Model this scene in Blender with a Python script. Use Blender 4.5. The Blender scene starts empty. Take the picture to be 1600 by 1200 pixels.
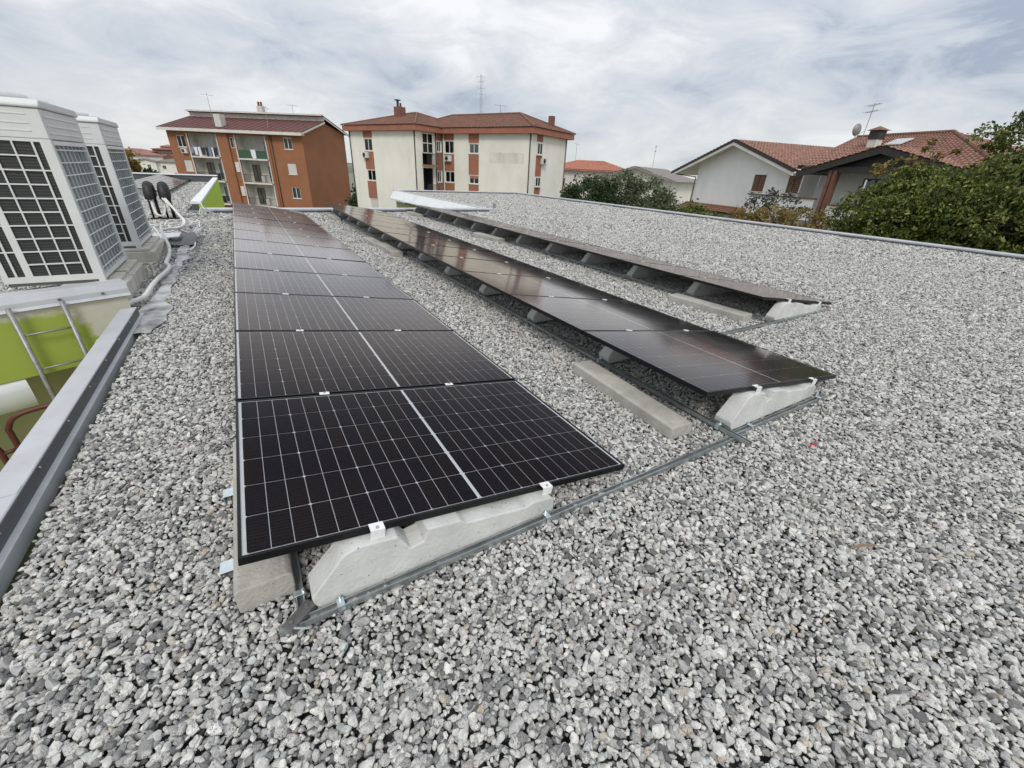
import bpy, math, random
import numpy as np
from mathutils import Vector, Matrix

random.seed(7)
RNG = np.random.default_rng(11)
R = math.radians
scene = bpy.context.scene
COL = scene.collection

# ------------------------------------------------------------------ camera
cam = bpy.data.cameras.new('camera')
camo = bpy.data.objects.new('camera', cam)
COL.objects.link(camo)
camo.location = (0.237, -1.207, 1.435)
camo.rotation_euler = (R(62.861), R(-2.52), R(-30.63))
cam.sensor_fit = 'HORIZONTAL'
cam.sensor_width = 36.0
cam.lens = 14.62
cam.clip_start = 0.05
cam.clip_end = 6000
scene.camera = camo

# ------------------------------------------------------------------ world: overcast sky
SUN_EL, SUN_AZ = 44, 208        # degrees; azimuth clockwise from +Y
world = bpy.data.worlds.new('World')
scene.world = world
world.use_nodes = True
nt = world.node_tree
nt.nodes.clear()
W = lambda t: nt.nodes.new(t)
out = W('ShaderNodeOutputWorld')
bg = W('ShaderNodeBackground')
bg.inputs['Strength'].default_value = 0.1
sky = W('ShaderNodeTexSky')
sky.sky_type = 'NISHITA'
sky.sun_disc = False
sky.sun_elevation = R(SUN_EL)
sky.sun_rotation = R(SUN_AZ)
tc = W('ShaderNodeTexCoord')
sep = W('ShaderNodeSeparateXYZ')
nt.links.new(tc.outputs['Generated'], sep.inputs[0])


def wmath(op, a, b=None, clamp=False):
    n = W('ShaderNodeMath')
    n.operation = op
    n.use_clamp = clamp
    for i, v in enumerate((a, b)):
        if v is None:
            continue
        if isinstance(v, (int, float)):
            n.inputs[i].default_value = v
        else:
            nt.links.new(v, n.inputs[i])
    return n.outputs[0]


zc = wmath('MAXIMUM', sep.outputs[2], 0.0)
# cloud cells flatten towards the horizon but keep some height
den = wmath('ADD', zc, 0.42)
px = wmath('DIVIDE', sep.outputs[0], den)
py = wmath('DIVIDE', sep.outputs[1], den)
comb = W('ShaderNodeCombineXYZ')
nt.links.new(px, comb.inputs[0])
nt.links.new(py, comb.inputs[1])
nt.links.new(wmath('MULTIPLY', sep.outputs[2], 2.6), comb.inputs[2])


def wnoise(scale, detail, rough, dist, loc):
    m = W('ShaderNodeMapping')
    m.inputs['Location'].default_value = loc
    nt.links.new(comb.outputs[0], m.inputs['Vector'])
    n = W('ShaderNodeTexNoise')
    n.inputs['Scale'].default_value = scale
    n.inputs['Detail'].default_value = detail
    n.inputs['Roughness'].default_value = rough
    n.inputs['Distortion'].default_value = dist
    nt.links.new(m.outputs[0], n.inputs['Vector'])
    return n.outputs['Fac']


n1 = wnoise(1.25, 7, 0.50, 0.25, (3.1, 1.7, 0.4))
n2 = wnoise(3.8, 9, 0.62, 0.6, (8.0, 2.0, 3.0))
mixn = wmath('ADD', wmath('MULTIPLY', n1, 0.60), wmath('MULTIPLY', n2, 0.40))
ramp = W('ShaderNodeValToRGB')
cr = ramp.color_ramp
cr.elements[0].position = 0.39
cr.elements[0].color = (3.7, 4.25, 5.3, 1)
cr.elements[1].position = 0.62
cr.elements[1].color = (8.6, 8.7, 8.8, 1)
e = cr.elements.new(0.45)
e.color = (5.4, 5.85, 6.55, 1)
e = cr.elements.new(0.53)
e.color = (6.8, 7.05, 7.4, 1)
nt.links.new(mixn, ramp.inputs[0])
# pale band of thinner cloud just above the horizon
hz = wmath('SUBTRACT', 1.0, wmath('MULTIPLY', zc, 5.5), clamp=True)
hz = wmath('MULTIPLY', wmath('POWER', hz, 1.6), 0.62)
mixh = W('ShaderNodeMix')
mixh.data_type = 'RGBA'
nt.links.new(hz, mixh.inputs[0])
nt.links.new(ramp.outputs[0], mixh.inputs[6])
mixh.inputs[7].default_value = (8.4, 8.6, 8.6, 1)
# overcast domes brighten towards the zenith
gain = wmath('ADD', wmath('MULTIPLY', zc, 0.62), 0.90)
vm = W('ShaderNodeVectorMath')
vm.operation = 'SCALE'
nt.links.new(mixh.outputs[2], vm.inputs[0])
nt.links.new(gain, vm.inputs['Scale'])
mixs = W('ShaderNodeMix')
mixs.data_type = 'RGBA'
mixs.inputs[0].default_value = 0.93
nt.links.new(sky.outputs[0], mixs.inputs[6])
nt.links.new(vm.outputs[0], mixs.inputs[7])
nt.links.new(mixs.outputs[2], bg.inputs['Color'])
nt.links.new(bg.outputs[0], out.inputs[0])

sun = bpy.data.lights.new('sun', 'SUN')
sun.energy = 1.5
sun.angle = R(16)
sun.color = (1.0, 0.965, 0.91)
suno = bpy.data.objects.new('sun', sun)
COL.objects.link(suno)
suno.rotation_euler = (R(90 - SUN_EL), 0, R(180 - SUN_AZ))

scene.view_settings.view_transform = 'Standard'
scene.view_settings.look = 'None'
scene.view_settings.gamma = 1.0
scene.view_settings.exposure = 0.12
scene.view_settings.use_curve_mapping = False
scene.cycles.max_bounces = 8
scene.cycles.transparent_max_bounces = 12

G = -6.5     # street level; the gravel roof is z = 0


# ------------------------------------------------------------------ materials
def new_mat(name):
    m = bpy.data.materials.new(name)
    m.use_nodes = True
    t = m.node_tree
    b = t.nodes['Principled BSDF']
    return m, t, b


def add_pits(m, scale=55, size=.16, dark=.35):
    """small scattered air holes, their inner shade painted as dark dots"""
    t = m.node_tree
    b = t.nodes['Principled BSDF']
    N = t.nodes.new
    src = b.inputs['Base Color'].links[0].from_socket
    tcn = N('ShaderNodeTexCoord')
    v = N('ShaderNodeTexVoronoi')
    v.inputs['Scale'].default_value = scale
    t.links.new(tcn.outputs['Object'], v.inputs['Vector'])
    sc = N('ShaderNodeSeparateColor')
    t.links.new(v.outputs['Color'], sc.inputs[0])
    k = N('ShaderNodeMath')
    k.operation = 'GREATER_THAN'
    k.inputs[1].default_value = .80
    t.links.new(sc.outputs[0], k.inputs[0])
    d_ = N('ShaderNodeMath')
    d_.operation = 'LESS_THAN'
    d_.inputs[1].default_value = size
    t.links.new(v.outputs['Distance'], d_.inputs[0])
    mu = N('ShaderNodeMath')
    mu.operation = 'MULTIPLY'
    t.links.new(k.outputs[0], mu.inputs[0])
    t.links.new(d_.outputs[0], mu.inputs[1])
    mx = N('ShaderNodeMix')
    mx.data_type = 'RGBA'
    t.links.new(mu.outputs[0], mx.inputs[0])
    t.links.new(src, mx.inputs[6])
    mx.inputs[7].default_value = (dark * .5, dark * .49, dark * .46, 1)  # dark colour stands in for shade inside the holes
    t.links.new(mx.outputs[2], b.inputs['Base Color'])
    return m


def mat(name, col, rough=0.6, metal=0.0, var=0.12, scale=6.0, bump=0.0, bscale=40.0, col2=None, spec=0.5, stain=0.0, stretch=None, stscale=1.4):
    """plain procedural surface: base colour broken up by noise, optional second colour, fine bump, streaky stain"""
    m, t, b = new_mat(name)
    N = t.nodes.new
    tcn = N('ShaderNodeTexCoord')
    mp = N('ShaderNodeMapping')
    t.links.new(tcn.outputs['Object'], mp.inputs[0])
    if stretch:
        mp.inputs['Scale'].default_value = stretch
    no = N('ShaderNodeTexNoise')
    no.inputs['Scale'].default_value = scale
    no.inputs['Detail'].default_value = 6
    no.inputs['Roughness'].default_value = 0.6
    t.links.new(mp.outputs[0], no.inputs['Vector'])
    r = N('ShaderNodeValToRGB')
    c = Vector(col)
    c2 = Vector(col2) if col2 else c * (1 + var)
    c1 = c * (1 - var)
    r.color_ramp.elements[0].position = 0.3
    r.color_ramp.elements[1].position = 0.7
    r.color_ramp.elements[0].color = (*c1, 1)
    r.color_ramp.elements[1].color = (*c2, 1)
    t.links.new(no.outputs['Fac'], r.inputs[0])
    last = r.outputs[0]
    if stain:
        mp2 = N('ShaderNodeMapping')
        mp2.inputs['Scale'].default_value = (1.0, 1.0, 0.55)
        t.links.new(tcn.outputs['Object'], mp2.inputs[0])
        n2 = N('ShaderNodeTexNoise')
        n2.inputs['Scale'].default_value = stscale
        n2.inputs['Detail'].default_value = 9
        n2.inputs['Roughness'].default_value = 0.7
        t.links.new(mp2.outputs[0], n2.inputs['Vector'])
        r2 = N('ShaderNodeValToRGB')
        r2.color_ramp.elements[0].position = 0.45
        r2.color_ramp.elements[1].position = 0.75
        r2.color_ramp.elements[0].color = (1, 1, 1, 1)
        r2.color_ramp.elements[1].color = (1 - stain, 1 - stain, 1 - stain * 1.05, 1)
        t.links.new(n2.outputs['Fac'], r2.inputs[0])
        mx = N('ShaderNodeMix')
        mx.data_type = 'RGBA'
        mx.blend_type = 'MULTIPLY'
        mx.inputs[0].default_value = 1
        t.links.new(last, mx.inputs[6])
        t.links.new(r2.outputs[0], mx.inputs[7])
        last = mx.outputs[2]
    t.links.new(last, b.inputs['Base Color'])
    b.inputs['Roughness'].default_value = rough
    b.inputs['Metallic'].default_value = metal
    b.inputs['Specular IOR Level'].default_value = spec
    if bump:
        nb = N('ShaderNodeTexNoise')
        nb.inputs['Scale'].default_value = bscale
        nb.inputs['Detail'].default_value = 5
        t.links.new(mp.outputs[0], nb.inputs['Vector'])
        bp = N('ShaderNodeBump')
        bp.inputs['Strength'].default_value = bump
        bp.inputs['Distance'].default_value = 0.01
        t.links.new(nb.outputs['Fac'], bp.inputs['Height'])
        t.links.new(bp.outputs[0], b.inputs['Normal'])
    return m


def pebble_mat():
    m, t, b = new_mat('pebble_granite')
    N = t.nodes.new
    oi = N('ShaderNodeObjectInfo')
    tcn = N('ShaderNodeTexCoord')
    # stone colour from the per-stone random number
    r = N('ShaderNodeValToRGB')
    el = r.color_ramp
    el.interpolation = 'LINEAR'
    stops = [(0.0, (.14, .139, .136)), (.09, (.22, .219, .214)), (.20, (.36, .356, .343)), (.38, (.49, .483, .462)), (.60, (.58, .570, .540)),
             (.80, (.65, .637, .600)), (.950, (.73, .715, .675)), (.956, (.46, .40, .31)), (.966, (.52, .47, .39)), (.974, (.44, .395, .36)), (.980, (.48, .515, .505)), (1, (.58, .575, .55))]
    el.elements[0].position, el.elements[0].color = stops[0][0], (*stops[0][1], 1)
    el.elements[1].position, el.elements[1].color = stops[-1][0], (*stops[-1][1], 1)
    for p, c in stops[1:-1]:
        q = el.elements.new(p)
        q.color = (*c, 1)
    t.links.new(oi.outputs['Random'], r.inputs[0])
    # dark mica speckles and cloudy mottling
    off = N('ShaderNodeVectorMath')
    off.operation = 'MULTIPLY_ADD'
    cmb = N('ShaderNodeCombineXYZ')
    for i in range(3):
        t.links.new(oi.outputs['Random'], cmb.inputs[i])
    t.links.new(cmb.outputs[0], off.inputs[0])
    off.inputs[1].default_value = (37, 91, 53)
    t.links.new(tcn.outputs['Object'], off.inputs[2])
    n1 = N('ShaderNodeTexNoise')
    n1.inputs['Scale'].default_value = 4.2
    n1.inputs['Detail'].default_value = 1.5
    n1.inputs['Roughness'].default_value = 0.7
    t.links.new(off.outputs[0], n1.inputs['Vector'])
    rs = N('ShaderNodeValToRGB')
    rs.color_ramp.elements[0].position = 0.40
    rs.color_ramp.elements[0].color = (.30, .30, .30, 1)
    rs.color_ramp.elements[1].position = 0.46
    rs.color_ramp.elements[1].color = (1, 1, 1, 1)
    t.links.new(n1.outputs['Fac'], rs.inputs[0])
    n2 = N('ShaderNodeTexNoise')
    n2.inputs['Scale'].default_value = 1.3
    n2.inputs['Detail'].default_value = 1
    t.links.new(off.outputs[0], n2.inputs['Vector'])
    rc = N('ShaderNodeValToRGB')
    rc.color_ramp.elements[0].position = 0.3
    rc.color_ramp.elements[0].color = (.74, .74, .75, 1)
    rc.color_ramp.elements[1].position = 0.7
    rc.color_ramp.elements[1].color = (1.08, 1.07, 1.05, 1)
    t.links.new(n2.outputs['Fac'], rc.inputs[0])
    a = N('ShaderNodeMix')
    a.data_type = 'RGBA'
    a.blend_type = 'MULTIPLY'
    sm = N('ShaderNodeMath')          # some stones are plain, some strongly flecked
    sm.operation = 'MULTIPLY'
    sm.inputs[1].default_value = 17.3
    t.links.new(oi.outputs['Random'], sm.inputs[0])
    sf = N('ShaderNodeMath')
    sf.operation = 'FRACT'
    t.links.new(sm.outputs[0], sf.inputs[0])
    t.links.new(sf.outputs[0], a.inputs[0])
    t.links.new(r.outputs[0], a.inputs[6])
    t.links.new(rs.outputs[0], a.inputs[7])
    c = N('ShaderNodeMix')
    c.data_type = 'RGBA'
    c.blend_type = 'MULTIPLY'
    c.inputs[0].default_value = 1
    t.links.new(a.outputs[2], c.inputs[6])
    t.links.new(rc.outputs[0], c.inputs[7])
    t.links.new(c.outputs[2], b.inputs['Base Color'])
    b.inputs['Roughness'].default_value = 0.78
    b.inputs['Specular IOR Level'].default_value = 0.3
    return m


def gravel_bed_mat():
    """packed lower stones beneath the modelled ones, darkened to paint the gap shade"""
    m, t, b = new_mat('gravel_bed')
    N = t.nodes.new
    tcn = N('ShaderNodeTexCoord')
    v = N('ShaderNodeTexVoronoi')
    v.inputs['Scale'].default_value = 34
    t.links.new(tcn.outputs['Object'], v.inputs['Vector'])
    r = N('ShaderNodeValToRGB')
    r.color_ramp.elements[0].color = (.03, .03, .03, 1)  # near-black tones stand in for shade in the gaps between stones
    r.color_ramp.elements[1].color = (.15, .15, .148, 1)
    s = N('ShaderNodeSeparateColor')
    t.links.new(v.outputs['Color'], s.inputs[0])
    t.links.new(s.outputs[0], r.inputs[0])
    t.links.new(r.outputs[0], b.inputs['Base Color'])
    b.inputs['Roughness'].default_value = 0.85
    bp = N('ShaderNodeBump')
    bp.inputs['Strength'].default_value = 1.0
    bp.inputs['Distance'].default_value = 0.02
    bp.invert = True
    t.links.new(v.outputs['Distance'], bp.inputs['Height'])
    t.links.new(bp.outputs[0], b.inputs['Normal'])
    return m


def glass_mat(name, rough, ior=1.45, tint=(1, 1, 1), anti=False):
    m, t, b = new_mat(name)
    t.nodes.remove(b)
    N = t.nodes.new
    fr = N('ShaderNodeFresnel')
    fr.inputs['IOR'].default_value = ior
    tr = N('ShaderNodeBsdfTransparent')
    tr.inputs[0].default_value = (*tint, 1)
    gl = N('ShaderNodeBsdfGlossy')
    gl.inputs['Roughness'].default_value = rough
    # faint dust and rain marks change the gloss
    tcn = N('ShaderNodeTexCoord')
    no = N('ShaderNodeTexNoise')
    no.inputs['Scale'].default_value = 3.5
    no.inputs['Detail'].default_value = 7
    t.links.new(tcn.outputs['Object'], no.inputs['Vector'])
    mr = N('ShaderNodeMapRange')
    mr.inputs[3].default_value = rough * 0.7
    mr.inputs[4].default_value = rough * 1.5
    t.links.new(no.outputs['Fac'], mr.inputs[0])
    t.links.new(mr.outputs[0], gl.inputs['Roughness'])
    mx = N('ShaderNodeMixShader')
    fac = fr.outputs[0]
    if anti:        # coated glass: little reflection face on, full reflection at a graze, faint warm cast
        prev = fac
        for op, val in (('SUBTRACT', .07), ('DIVIDE', .33), ('MAXIMUM', 0.0), ('POWER', 1.5), ('MULTIPLY', .60), ('ADD', .008), ('MINIMUM', .66)):
            mm = N('ShaderNodeMath')
            mm.operation = op
            mm.inputs[1].default_value = val
            t.links.new(prev, mm.inputs[0])
            prev = mm.outputs[0]
        fac = prev
        gl.inputs[0].default_value = (1.0, .935, .905, 1)
    t.links.new(fac, mx.inputs[0])
    t.links.new(tr.outputs[0], mx.inputs[1])
    t.links.new(gl.outputs[0], mx.inputs[2])
    t.links.new(mx.outputs[0], t.nodes['Material Output'].inputs[0])
    return m


def cell_mat():
    """dark mono cells: fine silver wires running across each cell"""
    m, t, b = new_mat('solar_cell')
    N = t.nodes.new
    tcn = N('ShaderNodeTexCoord')
    sp = N('ShaderNodeSeparateXYZ')
    t.links.new(tcn.outputs['Object'], sp.inputs[0])
    mu = N('ShaderNodeMath')
    mu.operation = 'MULTIPLY'
    mu.inputs[1].default_value = 62.0
    t.links.new(sp.outputs[1], mu.inputs[0])
    fr = N('ShaderNodeMath')
    fr.operation = 'FRACT'
    t.links.new(mu.outputs[0], fr.inputs[0])
    lt = N('ShaderNodeMath')
    lt.operation = 'LESS_THAN'
    lt.inputs[1].default_value = 0.22
    t.links.new(fr.outputs[0], lt.inputs[0])
    no = N('ShaderNodeTexNoise')
    no.inputs['Scale'].default_value = 1.2
    t.links.new(tcn.outputs['Object'], no.inputs['Vector'])
    oi = N('ShaderNodeObjectInfo')
    r = N('ShaderNodeValToRGB')
    r.color_ramp.elements[0].color = (.0085, .0062, .0105, 1)
    r.color_ramp.elements[1].color = (.0150, .0090, .0085, 1)
    t.links.new(oi.outputs['Random'], r.inputs[0])
    mx = N('ShaderNodeMix')
    mx.data_type = 'RGBA'
    t.links.new(lt.outputs[0], mx.inputs[0])
    t.links.new(r.outputs[0], mx.inputs[6])
    mx.inputs[7].default_value = (.020, .020, .024, 1)
    t.links.new(mx.outputs[2], b.inputs['Base Color'])
    b.inputs['Roughness'].default_value = 0.5
    b.inputs['Specular IOR Level'].default_value = 0.05
    return m


def leaf_mat(name, c1, c2, c3=None):
    m, t, b = new_mat(name)
    N = t.nodes.new
    ge = N('ShaderNodeNewGeometry')
    r = N('ShaderNodeValToRGB')
    r.color_ramp.elements[0].color = (*c1, 1)
    r.color_ramp.elements[1].color = (*c2, 1)
    if c3:
        r.color_ramp.elements[1].position = 0.8
        q = r.color_ramp.elements.new(1.0)
        q.color = (*c3, 1)
    t.links.new(ge.outputs['Random Per Island'], r.inputs[0])
    t.links.new(r.outputs[0], b.inputs['Base Color'])
    b.inputs['Roughness'].default_value = 0.55
    b.inputs['Specular IOR Level'].default_value = 0.35
    tl = N('ShaderNodeBsdfTranslucent')
    t.links.new(r.outputs[0], tl.inputs[0])
    mx = N('ShaderNodeMixShader')
    mx.inputs[0].default_value = 0.25
    t.links.new(b.outputs[0], mx.inputs[1])
    t.links.new(tl.outputs[0], mx.inputs[2])
    t.links.new(mx.outputs[0], t.nodes['Material Output'].inputs[0])
    return m


def paint_wall_mat():
    """cream render with a brushed-on green patch that fades out raggedly"""
    m, t, b = new_mat('green_patch_wall')
    N = t.nodes.new
    tcn = N('ShaderNodeTexCoord')
    sp = N('ShaderNodeSeparateXYZ')
    t.links.new(tcn.outputs['Object'], sp.inputs[0])
    no = N('ShaderNodeTexNoise')
    no.inputs['Scale'].default_value = 9
    no.inputs['Detail'].default_value = 8
    no.inputs['Roughness'].default_value = 0.7
    t.links.new(tcn.outputs['Object'], no.inputs['Vector'])

    def mth(op, a, bb):
        n = N('ShaderNodeMath')
        n.operation = op
        for i, v in enumerate((a, bb)):
            if isinstance(v, (int, float)):
                n.inputs[i].default_value = v
            else:
                t.links.new(v, n.inputs[i])
        return n.outputs[0]
    jx = mth('MULTIPLY', mth('SUBTRACT', no.outputs['Fac'], .5), .30)
    ex = mth('SUBTRACT', .36, mth('ADD', sp.outputs[0], jx))
    lowf = mth('MULTIPLY', mth('SUBTRACT', .18, sp.outputs[2]), .45)
    ex = mth('ADD', ex, lowf)
    ez = mth('SUBTRACT', .13, mth('ADD', sp.outputs[2], mth('MULTIPLY', jx, .5)))
    mn = mth('MINIMUM', mth('MULTIPLY', ex, 14), mth('MULTIPLY', ez, 18))
    cl = N('ShaderNodeClamp')
    t.links.new(mn, cl.inputs[0])
    mx = N('ShaderNodeMix')
    mx.data_type = 'RGBA'
    t.links.new(cl.outputs[0], mx.inputs[0])
    r = N('ShaderNodeValToRGB')
    r.color_ramp.elements[0].color = (.50, .47, .37, 1)
    r.color_ramp.elements[1].color = (.62, .59, .50, 1)
    t.links.new(no.outputs['Fac'], r.inputs[0])
    t.links.new(r.outputs[0], mx.inputs[6])
    mx.inputs[7].default_value = (.33, .40, .065, 1)
    t.links.new(mx.outputs[2], b.inputs['Base Color'])
    b.inputs['Roughness'].default_value = 0.8
    return m


def stripe_mat(name, axis, freq, c1, c2, duty=0.5, rough=0.6, metal=0.0):
    m, t, b = new_mat(name)
    N = t.nodes.new
    tcn = N('ShaderNodeTexCoord')
    sp = N('ShaderNodeSeparateXYZ')
    t.links.new(tcn.outputs['Object'], sp.inputs[0])
    mu = N('ShaderNodeMath')
    mu.operation = 'MULTIPLY'
    mu.inputs[1].default_value = freq
    t.links.new(sp.outputs[axis], mu.inputs[0])
    fr = N('ShaderNodeMath')
    fr.operation = 'FRACT'
    t.links.new(mu.outputs[0], fr.inputs[0])
    lt = N('ShaderNodeMath')
    lt.operation = 'LESS_THAN'
    lt.inputs[1].default_value = duty
    t.links.new(fr.outputs[0], lt.inputs[0])
    no = N('ShaderNodeTexNoise')
    no.inputs['Scale'].default_value = 5
    no.inputs['Detail'].default_value = 6
    t.links.new(tcn.outputs['Object'], no.inputs['Vector'])
    mx = N('ShaderNodeMix')
    mx.data_type = 'RGBA'
    t.links.new(lt.outputs[0], mx.inputs[0])
    mx.inputs[6].default_value = (*c1, 1)
    mx.inputs[7].default_value = (*c2, 1)
    m2 = N('ShaderNodeMix')
    m2.data_type = 'RGBA'
    m2.blend_type = 'MULTIPLY'
    m2.inputs[0].default_value = .2
    t.links.new(mx.outputs[2], m2.inputs[6])
    t.links.new(no.outputs['Fac'], m2.inputs[7])
    t.links.new(m2.outputs[2], b.inputs['Base Color'])
    b.inputs['Roughness'].default_value = rough
    b.inputs['Metallic'].default_value = metal
    return m


M = {}
M['pebble'] = pebble_mat()
M['bed'] = gravel_bed_mat()
M['cell'] = cell_mat()
M['pv_glass'] = glass_mat('solar_glass', 0.095, 1.50, anti=True)
M['win_glass'] = glass_mat('window_glass', 0.02, 1.5, (.75, .8, .8))
M['backsheet'] = mat('white_backsheet', (.72, .73, .74), .5, var=.03)
M['black_frame'] = mat('black_anodised_frame', (.012, .012, .013), .38, .6, var=.2)
M['clamp'] = mat('pale_aluminium_clamp', (.80, .80, .79), .5, .1, var=.08, scale=30)
M['bolt'] = mat('bolt_steel', (.45, .45, .45), .35, .9)
M['block'] = mat('cast_concrete', (.60, .60, .57), .85, var=.14, scale=5, bump=.35, bscale=60, stain=.22)
M['slab'] = mat('weathered_concrete', (.42, .405, .36), .9, var=.20, scale=7, bump=.5, bscale=70, stain=.3)
add_pits(M['block'])
add_pits(M['slab'], 70, .2, .4)
M['acblock'] = mat('pale_lightweight_concrete', (.58, .555, .48), .9, var=.12, scale=6, bump=.5, bscale=50, stain=.25)
M['galv'] = mat('galvanised_steel', (.40, .43, .43), .40, .75, var=.22, scale=14, stain=.15)
M['galv_dark'] = mat('dull_steel', (.20, .19, .185), .5, .7, var=.2, scale=20)
M['zinc'] = mat('bright_zinc_clip', (.66, .74, .76), .3, .8, var=.15, scale=30)
M['coping'] = mat('grey_coping_sheet', (.55, .555, .57), .50, .35, var=.10, scale=3, stain=.18)
M['coping_strip'] = mat('dark_coping_strip', (.115, .12, .125), .5, .4, var=.12, scale=8)
M['white_sheet'] = mat('pale_fascia_sheet', (.80, .82, .84), .45, .1, var=.06, scale=2, stain=.12)
M['ac_white'] = mat('grey_white_enamel', (.66, .67, .65), .42, var=.05, scale=4, stain=.10)
M['ac_coil'] = stripe_mat('dark_coil', 2, 38, (.022, .022, .022), (.05, .05, .05), .45, .6)
M['ac_fin'] = stripe_mat('grey_fins', 1, 60, (.50, .50, .49), (.74, .74, .72), .5, .6, .0)
M['ac_dark'] = mat('dark_grey_strut', (.11, .11, .11), .5, .3)
M['wire'] = mat('white_wire', (.74, .74, .72), .4)
M['black_plastic'] = mat('black_plastic', (.014, .013, .013), .55, var=.3)
M['white_pipe'] = mat('white_pipe_lagging', (.72, .71, .68), .6, var=.10, scale=20, stain=.25)
M['grey_pipe'] = mat('weathered_pipe_lagging', (.52, .47, .40), .7, var=.18, scale=14, stain=.3)
M['membrane'] = mat('bitumen_membrane', (.15, .148, .14), .5, var=.4, scale=3.5, col2=(.70, .70, .70), bump=.5, bscale=14)
M['black_sheet'] = mat('black_membrane', (.03, .03, .032), .4, var=.3, scale=8, bump=.4, bscale=12)
M['galv_tube'] = mat('ladder_tube', (.30, .30, .29), .5, .6, var=.2, scale=20)
M['red_tube'] = mat('red_oxide_tube', (.085, .018, .012), .5, var=.2, scale=20)
M['green_wall'] = mat('lime_render', (.42, .58, .045), .85, var=.08, scale=3, stain=.1)
M['patch_wall'] = paint_wall_mat()
M['olive_wall'] = mat('olive_cream_wall', (.42, .42, .24), .85, var=.08, scale=2)
M['white_duct'] = mat('white_duct_sheet', (.66, .67, .67), .4, .2, var=.06)
M['dark_void'] = mat('dark_soffit', (.05, .05, .045), .9)
M['terra'] = mat('orange_render', (.30, .128, .062), .88, var=.08, scale=.5, stain=.14, stscale=.5)
M['white_plaster'] = mat('white_plaster', (.62, .60, .55), .9, var=.08, scale=1.2, stain=.28)
M['trim'] = mat('pale_trim', (.66, .63, .58), .8, var=.08, scale=2, stain=.2)
M['maroon_roof'] = mat('maroon_roof_sheet', (.115, .040, .034), .75, var=.18, scale=1.5)
M['cream'] = mat('cream_render', (.80, .77, .685), .9, var=.05, scale=.35, stain=.16, stscale=.35)
M['salmon'] = mat('salmon_panel', (.34, .135, .085), .85, var=.10, scale=1.2, stain=.15)
M['brown_tile'] = mat('brown_roof_tile', (.20, .098, .065), .85, var=.25, scale=2.2)
M['red_tile'] = mat('red_clay_tile', (.30, .165, .122), .8, var=.40, scale=3.0)
M['red_roof'] = mat('red_far_tile', (.42, .17, .11), .85, var=.18, scale=2)
M['grey_roof'] = mat('grey_far_tile', (.26, .24, .22), .85, var=.15, scale=2)
M['pink_roof'] = mat('pink_far_tile', (.36, .18, .15), .85, var=.18, scale=2)
M['house_white'] = mat('white_house_render', (.82, .82, .805), .9, var=.05, scale=.6, stain=.14, stscale=.5)
M['dark_wood'] = mat('dark_stained_wood', (.032, .028, .026), .6, var=.2, scale=6)
M['brown_wood'] = mat('brown_shutter', (.16, .085, .038), .6, var=.18, scale=8)
M['brick'] = mat('red_brown_pillar', (.19, .085, .058), .8, var=.2, scale=5)
M['win_frame'] = mat('white_window_frame', (.68, .68, .66), .5, var=.04)
M['shutter_white'] = mat('white_roller_shutter', (.62, .60, .56), .6, var=.05, stain=.1)
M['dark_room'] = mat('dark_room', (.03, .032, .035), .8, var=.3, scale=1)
M['curtain'] = mat('pale_curtain', (.42, .40, .36), .9, var=.12, scale=3)
M['green_sheet'] = mat('green_balcony_sheet', (.045, .09, .05), .7, var=.15, scale=2)
M['iron'] = mat('dark_iron', (.05, .048, .046), .6, .4)
M['antenna'] = mat('weathered_aerial', (.33, .33, .33), .5, .6)
M['bark'] = mat('bark', (.11, .085, .06), .9, var=.25, scale=12)
M['leaf_dark'] = leaf_mat('leaf_evergreen', (.016, .036, .012), (.060, .105, .030))
M['leaf_olive'] = leaf_mat('leaf_olive', (.070, .092, .046), (.17, .20, .11))
M['leaf_green'] = leaf_mat('leaf_broad', (.045, .070, .016), (.165, .195, .045), (.36, .34, .09))
M['leaf_autumn'] = leaf_mat('leaf_autumn', (.10, .10, .03), (.27, .19, .045), (.36, .18, .05))
M['leaf_dry'] = leaf_mat('leaf_greyish', (.05, .058, .042), (.12, .125, .09))
M['leaf_grass'] = leaf_mat('leaf_ground', (.03, .045, .015), (.08, .10, .03))
M['dish'] = mat('grey_dish', (.26, .25, .23), .5, .3)
M['twig'] = mat('dry_twig', (.23, .16, .10), .9)
M['red_plastic'] = mat('red_plastic', (.45, .02, .03), .5)
M['cloth_white'] = mat('white_laundry', (.72, .73, .76), .9)
M['cloth_dark'] = mat('dark_laundry', (.03, .03, .045), .9)
M['cloth_blue'] = mat('blue_laundry', (.22, .25, .38), .9)
M['cloth_pink'] = mat('pink_laundry', (.55, .36, .40), .9)
M['asphalt'] = mat('street_ground', (.24, .235, .21), .95, var=.3, scale=.05, col2=(.20, .22, .13))
M['hill'] = mat('wooded_hill', (.105, .125, .085), .95, var=.45, scale=.03, col2=(.24, .22, .16))


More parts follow.
